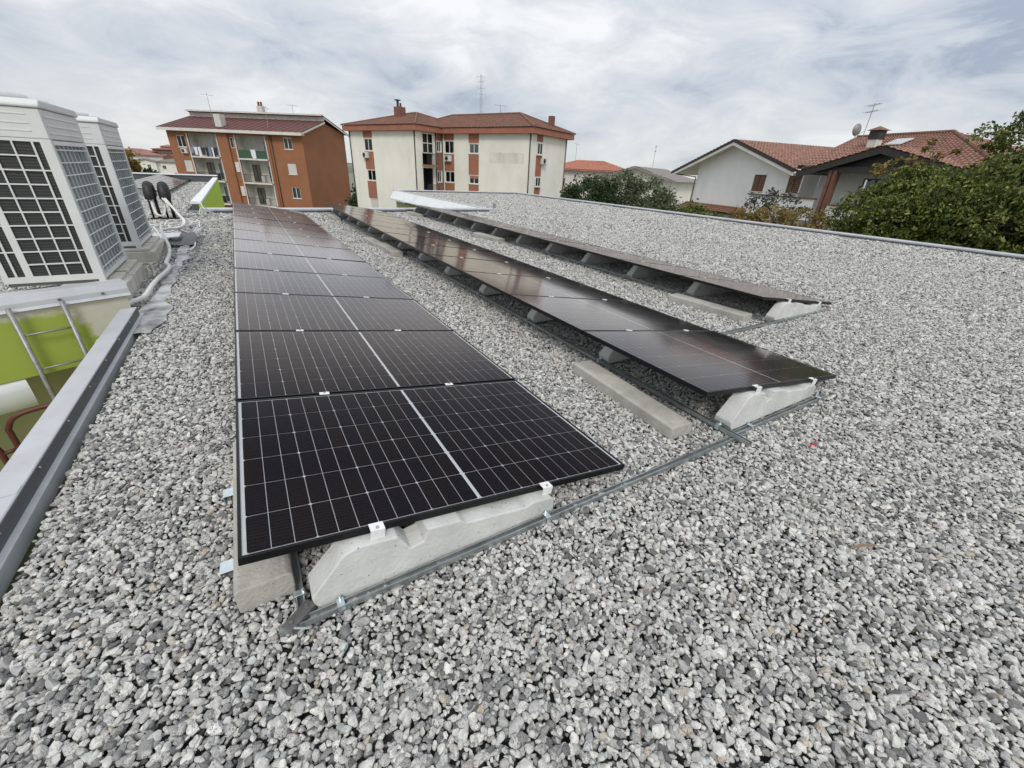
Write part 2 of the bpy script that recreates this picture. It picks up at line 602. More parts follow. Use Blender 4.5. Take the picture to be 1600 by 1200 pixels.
# ------------------------------------------------------------------ mesh helpers
class MB:
    def __init__(self, oz=0.0):
        self.v = []
        self.f = []
        self.oz = oz

    def add(self, vs, fs):
        n = len(self.v)
        self.v += [(p[0], p[1], p[2] + self.oz) for p in vs]
        self.f += [tuple(i + n for i in q) for q in fs]
        return self

    def box(self, x0, x1, y0, y1, z0, z1):
        return self.add([(x0, y0, z0), (x1, y0, z0), (x1, y1, z0), (x0, y1, z0), (x0, y0, z1), (x1, y0, z1), (x1, y1, z1), (x0, y1, z1)],
                        [(3, 2, 1, 0), (4, 5, 6, 7), (0, 1, 5, 4), (1, 2, 6, 5), (2, 3, 7, 6), (3, 0, 4, 7)])

    def poly(self, pts):
        return self.add(pts, [tuple(range(len(pts)))])

    def prism(self, prof, axis, a, b):
        """profile of 2-D points extruded along axis from a to b; axis 0: (y,z), axis 1: (x,z), axis 2: (x,y)"""
        def p3(p, t):
            return (t, p[0], p[1]) if axis == 0 else (p[0], t, p[1]) if axis == 1 else (p[0], p[1], t)
        n = len(prof)
        vs = [p3(p, a) for p in prof] + [p3(p, b) for p in prof]
        fs = [(i, (i + 1) % n, n + (i + 1) % n, n + i) for i in range(n)]
        fs += [tuple(range(n - 1, -1, -1)), tuple(range(n, 2 * n))]
        return self.add(vs, fs)

    def thick(self, pts, d):
        """a planar polygon given a thickness along vector d"""
        n = len(pts)
        d = Vector(d)
        vs = [tuple(p) for p in pts] + [tuple(Vector(p) + d) for p in pts]
        fs = [(i, (i + 1) % n, n + (i + 1) % n, n + i) for i in range(n)]
        fs += [tuple(range(n - 1, -1, -1)), tuple(range(n, 2 * n))]
        return self.add(vs, fs)

    def tube(self, pts, r, n=8, smooth=0):
        P = [Vector(p) for p in pts]
        rs = list(r) if isinstance(r, (list, tuple)) else [r] * len(P)
        if smooth and len(P) > 2:
            Q, S = [], []
            for i in range(len(P) - 1):
                p0, p1, p2, p3 = P[max(i - 1, 0)], P[i], P[i + 1], P[min(i + 2, len(P) - 1)]
                for k in range(smooth):
                    t = k / smooth
                    Q.append(0.5 * ((2 * p1) + (p2 - p0) * t + (2 * p0 - 5 * p1 + 4 * p2 - p3) * t * t + (3 * p1 - p0 - 3 * p2 + p3) * t ** 3))
                    S.append(rs[i] * (1 - t) + rs[i + 1] * t)
            Q.append(P[-1])
            S.append(rs[-1])
            P, rs = Q, S
        vs, fs = [], []
        up = None
        for i, p in enumerate(P):
            d = (P[min(i + 1, len(P) - 1)] - P[max(i - 1, 0)]).normalized()
            if up is None:
                up = Vector((0, 0, 1)) if abs(d.z) < .9 else Vector((1, 0, 0))
            x = up.cross(d)
            if x.length < 1e-5:
                x = Vector((1, 0, 0)).cross(d)
            x.normalize()
            up = d.cross(x).normalized()
            for k in range(n):
                a = 2 * math.pi * k / n
                vs.append(tuple(p + (x * math.cos(a) + up * math.sin(a)) * rs[i]))
        for i in range(len(P) - 1):
            for k in range(n):
                fs.append((i * n + k, i * n + (k + 1) % n, (i + 1) * n + (k + 1) % n, (i + 1) * n + k))
        m = len(P) - 1
        fs += [tuple(range(n - 1, -1, -1)), tuple(m * n + k for k in range(n))]
        return self.add(vs, fs)

    def wall(self, x0, x1, z0, z1, holes=(), y=0.0, depth=0.15):
        """upright sheet facing -y with rectangular openings (x0,x1,z0,z1) and their reveals"""
        xs = sorted({x0, x1, *[h[0] for h in holes], *[h[1] for h in holes]})
        zs = sorted({z0, z1, *[h[2] for h in holes], *[h[3] for h in holes]})
        for i in range(len(xs) - 1):
            for j in range(len(zs) - 1):
                cx, cz = (xs[i] + xs[i + 1]) / 2, (zs[j] + zs[j + 1]) / 2
                if any(h[0] < cx < h[1] and h[2] < cz < h[3] for h in holes):
                    continue
                self.poly([(xs[i], y, zs[j]), (xs[i + 1], y, zs[j]), (xs[i + 1], y, zs[j + 1]), (xs[i], y, zs[j + 1])])
        for a, b, c, d in holes:
            e_ = y + depth
            self.poly([(a, y, c), (a, e_, c), (b, e_, c), (b, y, c)][::-1])
            self.poly([(a, y, d), (a, e_, d), (b, e_, d), (b, y, d)])
            self.poly([(a, y, c), (a, y, d), (a, e_, d), (a, e_, c)])
            self.poly([(b, y, c), (b, y, d), (b, e_, d), (b, e_, c)][::-1])
        return self

    def mesh(self, name, m, smooth=False):
        me = bpy.data.meshes.new(name)
        me.from_pydata(self.v, [], self.f)
        me.materials.append(m)
        if smooth:
            me.polygons.foreach_set('use_smooth', [True] * len(me.polygons))
        me.update()
        return me

    def build(self, name, m, parent=None, smooth=False, bevel=0.0):
        o = bpy.data.objects.new(name, self.mesh(name, m, smooth))
        COL.objects.link(o)
        o.parent = parent
        if bevel:
            b = o.modifiers.new('bevel', 'BEVEL')
            b.width = bevel
            b.segments = 2
            b.limit_method = 'ANGLE'
            b.angle_limit = R(25)
        return o


def obj(name, me, parent=None, loc=(0, 0, 0), rot=(0, 0, 0)):
    o = bpy.data.objects.new(name, me)
    COL.objects.link(o)
    o.parent = parent
    o.location = loc
    o.rotation_euler = rot
    return o


def tag(o, label=None, cat=None, group=None, kind=None):
    for k, v in (('label', label), ('category', cat), ('group', group), ('kind', kind)):
        if v:
            o[k] = v
    return o


def thing(name, label, cat, loc=(0, 0, 0), rz=0.0, group=None):
    o = obj(name, None, None, loc, (0, 0, rz))
    o.empty_display_size = .2
    o['kind'] = 'thing'
    return tag(o, label, cat, group)


ORD = ['first', 'second', 'third', 'fourth', 'fifth', 'sixth', 'seventh', 'eighth', 'ninth', 'tenth', 'eleventh', 'twelfth', 'thirteenth', 'fourteenth']

# ------------------------------------------------------------------ terrain
g = MB()
g.poly([(-3000, -3000, G), (3000, -3000, G), (3000, 4000, G), (-3000, 4000, G)])
tag(g.build('ground', M['asphalt']), kind='structure')
# low wooded hills along the skyline
hv, hf = [], []
NH = 90
for i in range(NH + 1):
    a = R(-60 + 150 * i / NH)
    hgt = 3.0 + 5.5 * (0.5 + 0.5 * math.sin(i * .55)) * (0.6 + .4 * math.sin(i * .21 + 1)) + random.uniform(0, 1.2)
    for k, (d, z) in enumerate(((420, G), (520, G + hgt * .62), (640, G + hgt + 4.0), (900, G))):
        hv.append((math.sin(a) * d, math.cos(a) * d, z))
    if i:
        for k in range(3):
            b0 = (i - 1) * 4 + k
            hf.append((b0, b0 + 4, b0 + 5, b0 + 1))
h = MB()
h.add(hv, hf)
tag(h.build('hills', M['hill'], smooth=True), kind='structure')

# ------------------------------------------------------------------ the flat-roofed building under our feet
d = MB()
ZB = -0.055
for x0, x1, y0, y1 in ((-.80, 17.0, -6.0, 14.15), (8.45, 17.0, 14.15, 26.4), (-9, -.80, 4.9, 14.15), (-9, -.85, 14.15, 33)):
    d.poly([(x0, y0, ZB), (x1, y0, ZB), (x1, y1, ZB), (x0, y1, ZB)])
tag(d.build('roof_deck', M['bed']), kind='structure')

bld = thing('flat_roof_building', 'low flat-roofed building whose gravel roof carries the solar panels', 'building', (0, 0, G))
OZ = -G
# walls (outer faces)
for pts in ([(17.02, 26.45, -.05), (17.02, 26.45, G), (17.02, -6, G), (17.02, -6, -.05)], [(8.40, 26.45, -.05), (17.02, 26.45, -.05), (17.02, 26.45, G), (8.40, 26.45, G)],
            [(8.40, 14.2, -.05), (8.40, 26.45, -.05), (8.40, 26.45, G), (8.40, 14.2, G)], [(-.80, 14.2, -.05), (8.40, 14.2, -.05), (8.40, 14.2, G), (-.80, 14.2, G)],
            [(-.93, -6, -.05), (-.93, 4.2, -.05), (-.93, 4.2, G), (-.93, -6, G)]):
    w = MB(OZ)
    w.poly(pts)
    w.build('wall', M['olive_wall'], bld)
gw = MB(OZ)
gw.box(-.84, -.78, 14.31, 33.0, G, .205)
gw.build('wall', M['green_wall'], bld)['label'] = 'lime green side wall of the far wing'


def coping(prof, axis, a, b, m, lab=None, oz=OZ):
    q = MB(oz)
    q.prism(prof, axis, a, b)
    o = q.build('coping', m, bld)
    if lab:
        o['label'] = lab
    return o


# courtyard coping beside the near gravel: wide sheet, dark upright strip, narrow pale flange
c1 = coping([(-.985, .045), (-.985, .080), (-.975, .088), (-.854, .098), (-.850, .094), (-.850, .0), (-.93, .02), (-.93, -.10), (-.985, -.10)], 1, -6, 4.02, M['coping'], 'wide grey metal coping along the courtyard edge')
q = MB(OZ)
q.box(-.8498, -.8465, -6, 4.02, .022, .092)
q.build('coping_strip', M['coping_strip'], c1)  # upright fold of the coping, its shade put into the dark colour
q = MB(OZ)
q.prism([(-.8495, .022), (-.825, .018), (-.822, .014), (-.822, -.06), (-.825, -.06), (-.826, .012), (-.8495, .016)], 1, -6, 4.06)
q.build('coping_flange', M['coping'], c1)
scr = MB(OZ)
scr.tube([(-.8465, 0, .080), (-.839, 0, .080)], .006, 8)
scr_me = scr.mesh('screw', M['bolt'])
for k in range(9):
    o = obj('screw', scr_me, c1, (0, .35 + k * .46, 0))
for y_ in (1.05, 3.1):
    q = MB(OZ)
    q.prism([(-.987, .05), (-.987, .0825), (-.976, .0905), (-.8535, .1005), (-.8535, .0985), (-.975, .0885)], 1, y_, y_ + .06)
    q.build('joint_cover', M['coping'], c1)
# far copings of the main roof
fc = [(14.05, -.02), (14.05, .10), (14.07, .115), (14.22, .125), (14.24, .11), (14.24, -.2), (14.2, -.2), (14.2, -.02)]
coping(fc, 0, -.78, 8.55, M['coping'], 'pale coping at the far end of the panel rows')
q = MB(OZ)
q.box(-.7, 8.3, 14.03, 14.047, .005, .06)
q.build('flashing', M['coping_strip'], bld)
# long outer coping of the open gravel
coping([(16.93, -.02), (16.93, .085), (16.95, .10), (17.10, .11), (17.12, .09), (17.12, -.3), (17.04, -.3), (17.04, -.02)], 1, -6, 26.6, M['coping'], 'long pale coping along the open gravel')
q = MB(OZ)
q.box(16.905, 16.925, -6, 26.4, .0, .05)
q.build('flashing', M['coping_strip'], bld)
coping([(26.35, -.02), (26.35, .09), (26.40, .11), (26.55, .11), (26.56, -.3), (26.5, -.3), (26.48, -.02)], 0, 8.3, 16.92, M['coping'])
q = MB(OZ)
q.box(8.5, 16.8, 26.325, 26.345, 0, .055)
q.build('flashing', M['coping_strip'], bld)
coping([(8.33, -.02), (8.33, .08), (8.35, .095), (8.52, .085), (8.53, .0), (8.50, .0), (8.50, -.02)], 1, 14.26, 26.34, M['coping'])
q = MB(OZ)
q.box(8.535, 8.55, 14.4, 26.3, 0, .05)
q.build('flashing', M['coping_strip'], bld)
fs = MB(OZ)
fs.prism([(8.325, .06), (8.06, -.36), (8.06, -.44), (8.10, -.44), (8.395, -.10), (8.395, -.03)], 1, 14.27, 26.5)
o = fs.build('fascia', M['white_sheet'], bld)
o['label'] = 'broad white fascia sheet of the far roof corner'
ep = MB(OZ)
ep.box(8.50, 8.62, 14.05, 14.045 + .05, .126, .29)
ep.build('end_plate', M['galv'], bld)
# far wing parapets
pw = MB(OZ)
pw.box(-9, -.85, 32.7, 33.0, -.05, .34)
pw.build('parapet', M['coping_strip'], bld)
coping([(32.62, .345), (32.62, .40), (33.06, .40), (33.06, .345)], 0, -9, -.76, M['white_sheet'], 'white coping at the back of the far wing')
coping([(-1.03, .21), (-1.03, .26), (-1.01, .28), (-.77, .27), (-.77, .21)], 1, 14.3, 32.6, M['white_sheet'], 'white coping on top of the lime green wall')
pe = MB(OZ)
pe.box(-1.0, -.845, 14.3, 32.69, -.05, .205)
pe.build('parapet', M['coping_strip'], bld)

# courtyard wall under the air conditioners (turned 24 degrees)
cw = MB()
cw.wall(-3.2, .80, -.42, .20, (), 0, 0)
cwt = thing('courtyard_wall', 'cream wall with a ragged lime green patch below the air conditioners', 'wall', (-1.669, 3.914, 0), R(23.84))
cw.build('rendered_face', M['patch_wall'], cwt)
q = MB()
q.poly([(-3.2, 0, -.42), (.80, 0, -.42), (.80, .9, -.42), (-3.2, .9, -.42)])
q.poly([(.80, 0, -.42), (.80, .55, -.42), (.80, .55, .2), (.80, 0, .2)])
q.build('soffit', M['white_plaster'], cwt)
q = MB()
q.poly([(-3.2, .9, G), (1.2, .9, G), (1.2, .9, -.40), (-3.2, .9, -.40)])
q.build('recessed_wall', M['olive_wall'], cwt)
q = MB()
q.prism([(-.03, .17), (-.018, .17), (-.010, .235), (.02, .30), (.16, .30), (.16, .25), (.02, .25)], 0, -3.2, .83)
cc = q.build('coping', M['coping'], cwt)
s = MB()
s.tube([(0, -.026, .22), (0, -.012, .225)], .013, 10)
sm = s.mesh('bolt_head', M['bolt'])
for x in (-.65, -.1, .33, .63):
    obj('bolt_head', sm, cc, (x, -.002, 0))
q = MB()
q.box(-3.2, .78, .17, 1.1, -.05, .12)
q.build('deck_edge', M['slab'], cwt)

# ladder fixed to that wall
ld = thing('ladder', 'grey steel ladder fixed to the green patched wall', 'ladder', (-1.669, 3.914, -1.6), R(23.84))
for x in (.005, .335):
    q = MB(1.6)
    q.tube([(x, -.06, .215), (x, -.06, -1.6)], .019, 10)
    q.build('stile', M['galv_tube'], ld, True)
for k in range(5):
    q = MB(1.6)
    q.tube([(.005, -.06, -.03 - k * .32), (.335, -.06, -.03 - k * .32)], .0095, 8)
    q.build('rung', M['galv_tube'], ld, True)
# white duct sheet below the wall and red tube rail
dk = MB()
prof = [(.02 + .10 * math.cos(a) - .1, -.56 + .15 * math.sin(a)) for a in np.linspace(-1.4, 1.4, 9)]
dk.add([(-3.0, p[0] * -1 - .02, p[1]) for p in prof] + [(-.10, p[0] * -1 - .02, p[1]) for p in prof], [(i, i + 1, 10 + i, 9 + i) for i in range(8)])
o = dk.build('duct_sheet', M['white_duct'], None, True)
o.location = (-1.669, 3.914, 0)
o.rotation_euler = (0, 0, R(23.84))
tag(o, 'curved white metal sheet hanging under the green wall', 'metal sheet')
rr = thing('tube_railing', 'red oxide bent tube railing down in the courtyard', 'railing', (-1.7, 3.2, -3.0))
q = MB(0)
q.tube([(.42, .05, 2.56), (.22, .03, 2.555), (.06, 0, 2.53), (-.02, 0, 2.44), (-.03, 0, 2.30), (-.03, 0, 1.4), (-.03, 0, 0)], .020, 10, 5)
q.build('bent_tube', M['red_tube'], rr, True)
q = MB(0)
q.tube([(-.20, -.02, 2.62), (-.13, -.02, 2.25), (-.13, -.02, 0)], .020, 10)
q.build('post', M['red_tube'], rr, True)
q = MB(0)
q.tube([(-.14, -.02, 2.22), (-.03, 0, 2.24)], .018, 8)
q.build('cross_bar', M['red_tube'], rr, True)
q = MB()
q.poly([(-9, -6, -3.0), (-.93, -6, -3.0), (-.93, 5.2, -3.0), (-9, 5.2, -3.0)])
tag(q.build('courtyard_floor', M['olive_wall']), kind='structure')

# ------------------------------------------------------------------ gravel (one object of stuff)
peb = bpy.data.collections.new('pebbles')
try:
    import bmesh
except ImportError:
    bmesh = None
NP = 18
for k in range(NP):
    bm = bmesh.new()
    bmesh.ops.create_icosphere(bm, subdivisions=2, radius=1.0)
    ax = np.array([random.uniform(1.1, 1.75), random.uniform(.80, 1.15), random.uniform(.52, .85)])
    dirs = RNG.normal(size=(15, 3))
    dirs /= np.linalg.norm(dirs, axis=1)[:, None]
    cut = RNG.uniform(.50, .88, 15)
    ph = RNG.uniform(0, 6, 6)
    for v in bm.verts:
        p = np.array(v.co)
        for dd, cc_ in zip(dirs, cut):      # soft facets
            t = p @ dd
            if t > cc_:
                p = p - dd * (t - cc_) * .97
        p = p * (1 + .07 * math.sin(3 * p[0] + ph[0]) * math.sin(3.5 * p[1] + ph[1]) + .05 * math.sin(5 * p[2] + ph[2] + 2 * p[0]))
        v.co = Vector(p * ax)
    me = bpy.data.meshes.new('pebble')
    bm.to_mesh(me)
    bm.free()
    me.polygons.foreach_set('use_smooth', [True] * len(me.polygons))
    me.set_sharp_from_angle(angle=R(34))
    me.materials.append(M['pebble'])
    peb.objects.link(bpy.data.objects.new('pebble', me))

regions = [(-.838, 16.9, -1.7, 14.03), (8.55, 16.9, 14.03, 26.32), (-6.5, -.838, 4.35, 14.03), (-8, -1.2, 14.03, 32.6)]
camxy = np.array([.237, -1.207])
P_, S_ = [], []
LAYERS = ((0, 3.6, .0218, .72, 0.0), (0, 3.6, .0220, .70, -.011), (3.6, 7.5, .0240, .77, 0.0), (3.6, 7.5, .034, .95, -.013), (7.5, 13, .033, 1.04, 0.0), (7.5, 13, .065, 1.4, -.018), (13, 60, .052, 1.6, -.004))
Z_ = []
for (x0, x1, y0, y1) in regions:
    for (d0, d1, sp, size, zo) in LAYERS:
        X0, X1 = max(x0, camxy[0] - d1), min(x1, camxy[0] + d1)
        Y0, Y1 = max(y0, camxy[1] - d1), min(y1, camxy[1] + d1)
        if X1 <= X0 or Y1 <= Y0:
            continue
        nx, ny = int((X1 - X0) / sp), int((Y1 - Y0) / (sp * .88))
        gx, gy = np.meshgrid(np.arange(nx + 1), np.arange(ny + 1))
        x = X0 + (gx + .5 + (gy % 2) * .5) * sp + RNG.uniform(-.40, .40, gx.shape) * sp
        y = Y0 + (gy + .5) * sp * .88 + RNG.uniform(-.40, .40, gx.shape) * sp
        x, y = x.ravel(), y.ravel()
        dist = np.hypot(x - camxy[0], y - camxy[1])
        ok = (dist >= d0) & (dist < d1) & (x < x1) & (y < y1)
        # nothing is needed far behind the camera
        ang = np.degrees(np.arctan2(x - camxy[0], y - camxy[1])) - 30.6
        ok &= (np.abs(ang) < 80) | (dist < 2.2)
        # the wall's slanting edge on the air-conditioner side
        ok &= ~((x < -.78) & (y < 4.36 + (x + .8) * .44))
        x, y = x[ok], y[ok]
        P_.append(np.stack([x, y], 1))
        S_.append(np.full(len(x), size))
        Z_.append(np.full(len(x), zo))
P_ = np.concatenate(P_)
S_ = np.concatenate(S_)
Z_ = np.concatenate(Z_)
n = len(P_)
rad = .0160 * S_ * np.exp(RNG.normal(0, .26, n))
rad = np.clip(rad, .0065, .031 * S_)
und = .006 * np.sin(P_[:, 0] * 2.1 + 1) * np.sin(P_[:, 1] * 1.7) + .005 * np.sin(P_[:, 0] * 5.3) * np.sin(P_[:, 1] * 4.1 + 2)
zz = und - .010 + Z_ + RNG.uniform(-.006, .007, n)
me = bpy.data.meshes.new('gravel')
me.vertices.add(n)
me.vertices.foreach_set('co', np.concatenate([P_, zz[:, None]], 1).astype(np.float32).ravel())
a = me.attributes.new('stone_size', 'FLOAT', 'POINT')
a.data.foreach_set('value', rad.astype(np.float32))
a = me.attributes.new('stone_turn', 'FLOAT_VECTOR', 'POINT')
rot = np.stack([RNG.normal(0, .45, n), RNG.normal(0, .45, n), RNG.uniform(0, 6.283, n)], 1)
a.data.foreach_set('vector', rot.astype(np.float32).ravel())
a = me.attributes.new('stone_kind', 'INT', 'POINT')
a.data.foreach_set('value', RNG.integers(0, NP, n).astype(np.int32))
gravel = obj('gravel', me)
tag(gravel, 'loose grey and white granite pebbles covering the flat roof', 'gravel', kind='stuff')
ng = bpy.data.node_groups.new('pebble_scatter', 'GeometryNodeTree')
ng.interface.new_socket('Geometry', in_out='INPUT', socket_type='NodeSocketGeometry')
ng.interface.new_socket('Geometry', in_out='OUTPUT', socket_type='NodeSocketGeometry')
gi, go = ng.nodes.new('NodeGroupInput'), ng.nodes.new('NodeGroupOutput')
iop = ng.nodes.new('GeometryNodeInstanceOnPoints')
ci = ng.nodes.new('GeometryNodeCollectionInfo')
ci.inputs['Collection'].default_value = peb
ci.inputs['Separate Children'].default_value = True
ci.inputs['Reset Children'].default_value = True


def nattr(nm, dt):
    q = ng.nodes.new('GeometryNodeInputNamedAttribute')
    q.data_type = dt
    q.inputs['Name'].default_value = nm
    return q.outputs['Attribute']


e2r = ng.nodes.new('FunctionNodeEulerToRotation')
ng.links.new(nattr('stone_turn', 'FLOAT_VECTOR'), e2r.inputs[0])
m2p = ng.nodes.new('GeometryNodeMeshToPoints')
ng.links.new(gi.outputs[0], m2p.inputs['Mesh'])
ng.links.new(m2p.outputs[0], iop.inputs['Points'])
ng.links.new(ci.outputs[0], iop.inputs['Instance'])
iop.inputs['Pick Instance'].default_value = True
ng.links.new(nattr('stone_kind', 'INT'), iop.inputs['Instance Index'])
ng.links.new(e2r.outputs[0], iop.inputs['Rotation'])
ng.links.new(nattr('stone_size', 'FLOAT'), iop.inputs['Scale'])
ng.links.new(iop.outputs[0], go.inputs[0])
gm = gravel.modifiers.new('scatter', 'NODES')
gm.node_group = ng

# ------------------------------------------------------------------ solar panels
PW, PH, PITCH, TILT = 1.750, 1.134, 1.150, R(8.314)
ROWS = [   # origin of the high front corner, number of panels, clamp positions, name used in labels
    (0.0, 0.0, .304, 12, (.43, 1.21), 'the row beside the air conditioners'),
    (2.353, .025, .335, 12, (.525, 1.31), 'the middle row'),
    (4.994, 1.255, .314, 11, (.555, 1.34), 'the row beside the open gravel'),
]
fm = MB()
LIP = .011
for x0, x1, y0, y1 in ((0, PW, 0, LIP), (0, PW, PH - LIP, PH), (0, LIP, LIP, PH - LIP), (PW - LIP, PW, LIP, PH - LIP)):
    fm.box(x0, x1, y0, y1, -.030, 0)
for x0, x1, y0, y1 in ((.0, PW, .002, .030), (0, PW, PH - .03, PH - .002)):
    fm.box(x0 + .012, x1 - .012, y0 + .01, y1 - .01, -.0302, -.0285)
frame_me = fm.mesh('frame', M['black_frame'])
bm_ = MB()
bm_.box(LIP, PW - LIP, LIP, PH - LIP, -.0075, -.0045)
back_me = bm_.mesh('backsheet', M['backsheet'])
gm_ = MB()
gm_.poly([(LIP, LIP, -.0012), (PW - LIP, LIP, -.0012), (PW - LIP, PH - LIP, -.0012), (LIP, PH - LIP, -.0012)])
glass_me = gm_.mesh('glass', M['pv_glass'])
MX, MY, MID = .0235, .0165, .014
CWD = (PW - 2 * MX - MID) / 24
CHT = (PH - 2 * MY) / 6
GX, GY, CH = .0013, .0014, .0060


def cell_outline(kind):
    x0, x1, y0, y1 = GX, CWD - GX, GY, CHT - GY
    p = []
    if kind == 0:
        p = [(x0, y0 + CH), (x0 + CH, y0), (x1, y0), (x1, y1), (x0 + CH, y1), (x0, y1 - CH)]
    elif kind == 1:
        p = [(x0, y0), (x1, y0), (x1, y1), (x0, y1)]
    else:
        p = [(x0, y0), (x1 - CH, y0), (x1, y0 + CH), (x1, y1 - CH), (x1 - CH, y1), (x0, y1)]
    return p


cell_me = []
for k in range(3):
    q = MB()
    q.poly([(x, y, 0) for x, y in cell_outline(k)])
    cell_me.append(q.mesh('cell', M['cell']))


def cell_spots():
    for j in range(6):
        for i in range(24):
            yield MX + i * CWD + (MID if i >= 12 else 0), MY + j * CHT, i % 3


ZC = -.0032
allc = MB()
for x, y, k in cell_spots():
    allc.poly([(x + a_, y + b_, ZC) for a_, b_ in cell_outline(k)])
allc_me = allc.mesh('cells', M['cell'])
cm = MB()
cm.box(-.026, .026, -.014, .014, 0.0005, .0045)
cm.box(-.026, .026, -.0045, .0045, -.032, .0004)
mid_me = cm.mesh('clamp', M['clamp'])
cm = MB()
cm.box(-.026, .026, -.030, .011, 0.0005, .0045)
cm.box(-.026, .026, -.030, -.0255, -.036, .0004)
cm.box(-.020, .020, -.024, -.004, -.052, -.0315)
end_me = cm.mesh('clamp', M['clamp'])
bo = MB()
bo.tube([(0, -.003, .0046), (0, -.003, .0095)], .0065, 6)
bolt_me = bo.mesh('bolt', M['bolt'])

for ri, (x0, y0, zl, cnt, cl, rowname) in enumerate(ROWS):
    for i in range(cnt):
        jt = random.uniform(-.12, .12)
        p = thing('solar_panel', f'{ORD[i]} black solar panel from the front of {rowname}', 'solar panel', (x0, y0 + i * PITCH, zl), 0, 'solar panels on the gravel roof')
        p.rotation_euler = (R(random.uniform(-.10, .10)), TILT + R(jt), 0)
        obj('frame', frame_me, p)
        obj('backsheet', back_me, p)
        obj('glass', glass_me, p)
        single = (ri == 0 and i < 3) or (ri == 1 and i < 2)
        if single:
            for x, y, k in cell_spots():
                obj('cell', cell_me[k], p, (x, y, ZC))
        else:
            tag(obj('cells', allc_me, p), kind='stuff')
        for u in cl:
            if i == 0:
                c = obj('clamp', end_me, p, (u, 0, 0))
                obj('bolt', bolt_me, c, (0, -.014, 0))
            c = obj('clamp', mid_me, p, (u, PH + (PITCH - PH) / 2, 0))
            obj('bolt', bolt_me, c, (0, .003, 0))

# ------------------------------------------------------------------ concrete ballast blocks under the rows
slope = math.tan(TILT)


def block_mesh():
    # x from the block's own low end; clamp seats at .256 and 1.036; top follows the panel underside
    top = lambda x: .2075 - (x - .256) * slope
    pr = [(.02, 0), (1.03, 0), (1.045, .02), (1.045, top(1.045) - .012), (1.025, top(1.025)), (.93, top(.93)), (.895, top(.895) - .020), (.60, top(.60) - .018),
          (.575, top(.575)), (.435, top(.435)), (.415, top(.415) - .055), (.365, top(.365) - .072), (.318, top(.318)), (.176, top(.176) - .002), (.125, top(.125) - .025), (.0, .062), (.004, .03)]
    q = MB()
    n_ = len(pr)
    # sides lean in slightly towards the top
    def sec(yb, yt):
        return [(x, yb + (yt - yb) * min(z / .2, 1), z) for x, z in pr]
    vs = sec(-.062, -.052) + sec(.062, .052)
    fs = [((i + 1) % n_, i, n_ + i, n_ + (i + 1) % n_) for i in range(n_)] + [tuple(range(n_)), tuple(range(2 * n_ - 1, n_ - 1, -1))]
    q.add(vs, fs)
    return q.mesh('ballast_block', M['block'])


blk_me = block_mesh()
bl = 0
for ri, (x0, y0, zl, cnt, cl, rowname) in enumerate(ROWS):
    for i in range(cnt + 1):
        yy = y0 + i * PITCH - .008 + (.012 if i == 0 else 0)
        bx = x0 + cl[0] * math.cos(TILT) - .256
        dz = (zl - cl[0] * math.sin(TILT) - .0305) - .2075 - .004
        o = obj('ballast_block', blk_me, None, (bx, yy, dz), (0, 0, R(random.uniform(-.6, .6))))
        m_ = o.modifiers.new('bevel', 'BEVEL')
        m_.width = .006
        m_.segments = 2
        m_.limit_method = 'ANGLE'
        m_.angle_limit = R(20)
        tag(o, f'{ORD[i] if i < 13 else "last"} concrete ballast block from the front under {rowname}'.replace('beside the', 'by the'), 'ballast block', 'concrete ballast blocks under the panels')

# ------------------------------------------------------------------ steel rails and clips
URAIL = [(a_ * .72, b_ * .72) for a_, b_ in [(-.0205, 0), (.0205, 0), (.0205, .034), (.0135, .034), (.0135, .031), (.0180, .031), (.0180, .0025), (-.0180, .0025), (-.0180, .031), (-.0135, .031), (-.0135, .034), (-.0205, .034)]]


def rail(axis, pos, a, b, z, label, clips=()):
    t = thing('steel_rail', label, 'rail', ((a, pos, z) if axis == 0 else (pos, a, z)), 0, 'galvanised rails on the gravel')
    q = MB()
    q.prism(URAIL, axis, 0, b - a)
    q.build('channel', M['galv'], t)
    for c in clips:
        q = MB()
        prf = [(-.019, -.002), (.019, -.002), (.019, .028), (-.019, .028)]
        inn = c - a
        for (p0, p1) in ((prf[1], prf[2]), (prf[2], prf[3]), (prf[3], prf[0])):
            lo = (min(p0[0], p1[0]) - .002, max(p0[0], p1[0]) + .002, min(p0[1], p1[1]) - .002, max(p0[1], p1[1]) + .002)
            if axis == 0:
                q.box(inn - .013, inn + .013, lo[0], lo[1], lo[2], lo[3])
            else:
                q.box(lo[0], lo[1], inn - .013, inn + .013, lo[2], lo[3])
        if axis == 0:
            q.tube([(inn, .014, .028), (inn, .014, .045)], .006, 6)
        else:
            q.tube([(.014, inn, .028), (.014, inn, .045)], .006, 6)
        q.build('clip', M['zinc'], t, bevel=.0015)
    return t


rail(0, -.088, .055, 2.72, .0, 'galvanised rail crossing the gravel in front of the nearest panel', (.255, 1.16))
rail(0, -.058, 2.60, 3.80, .0, 'short galvanised rail along the front block of the middle row', (2.80, 3.66))
rail(0, 1.185, 4.10, 6.36, .0, 'galvanised rail along the front block by the open gravel', (5.47, 6.2))
rail(1, .132, -.055, 13.9, .004, 'long galvanised rail under the row beside the air conditioners', (.02, 1.15))
rail(1, 2.590, -.19, 13.9, .016, 'long galvanised rail along the high side of the middle row', [.03 + PITCH * k for k in range(12)])
rail(1, 5.235, 1.17, 13.95, .012, 'long galvanised rail along the high side of the last row', [1.29 + PITCH * k for k in range(11)])
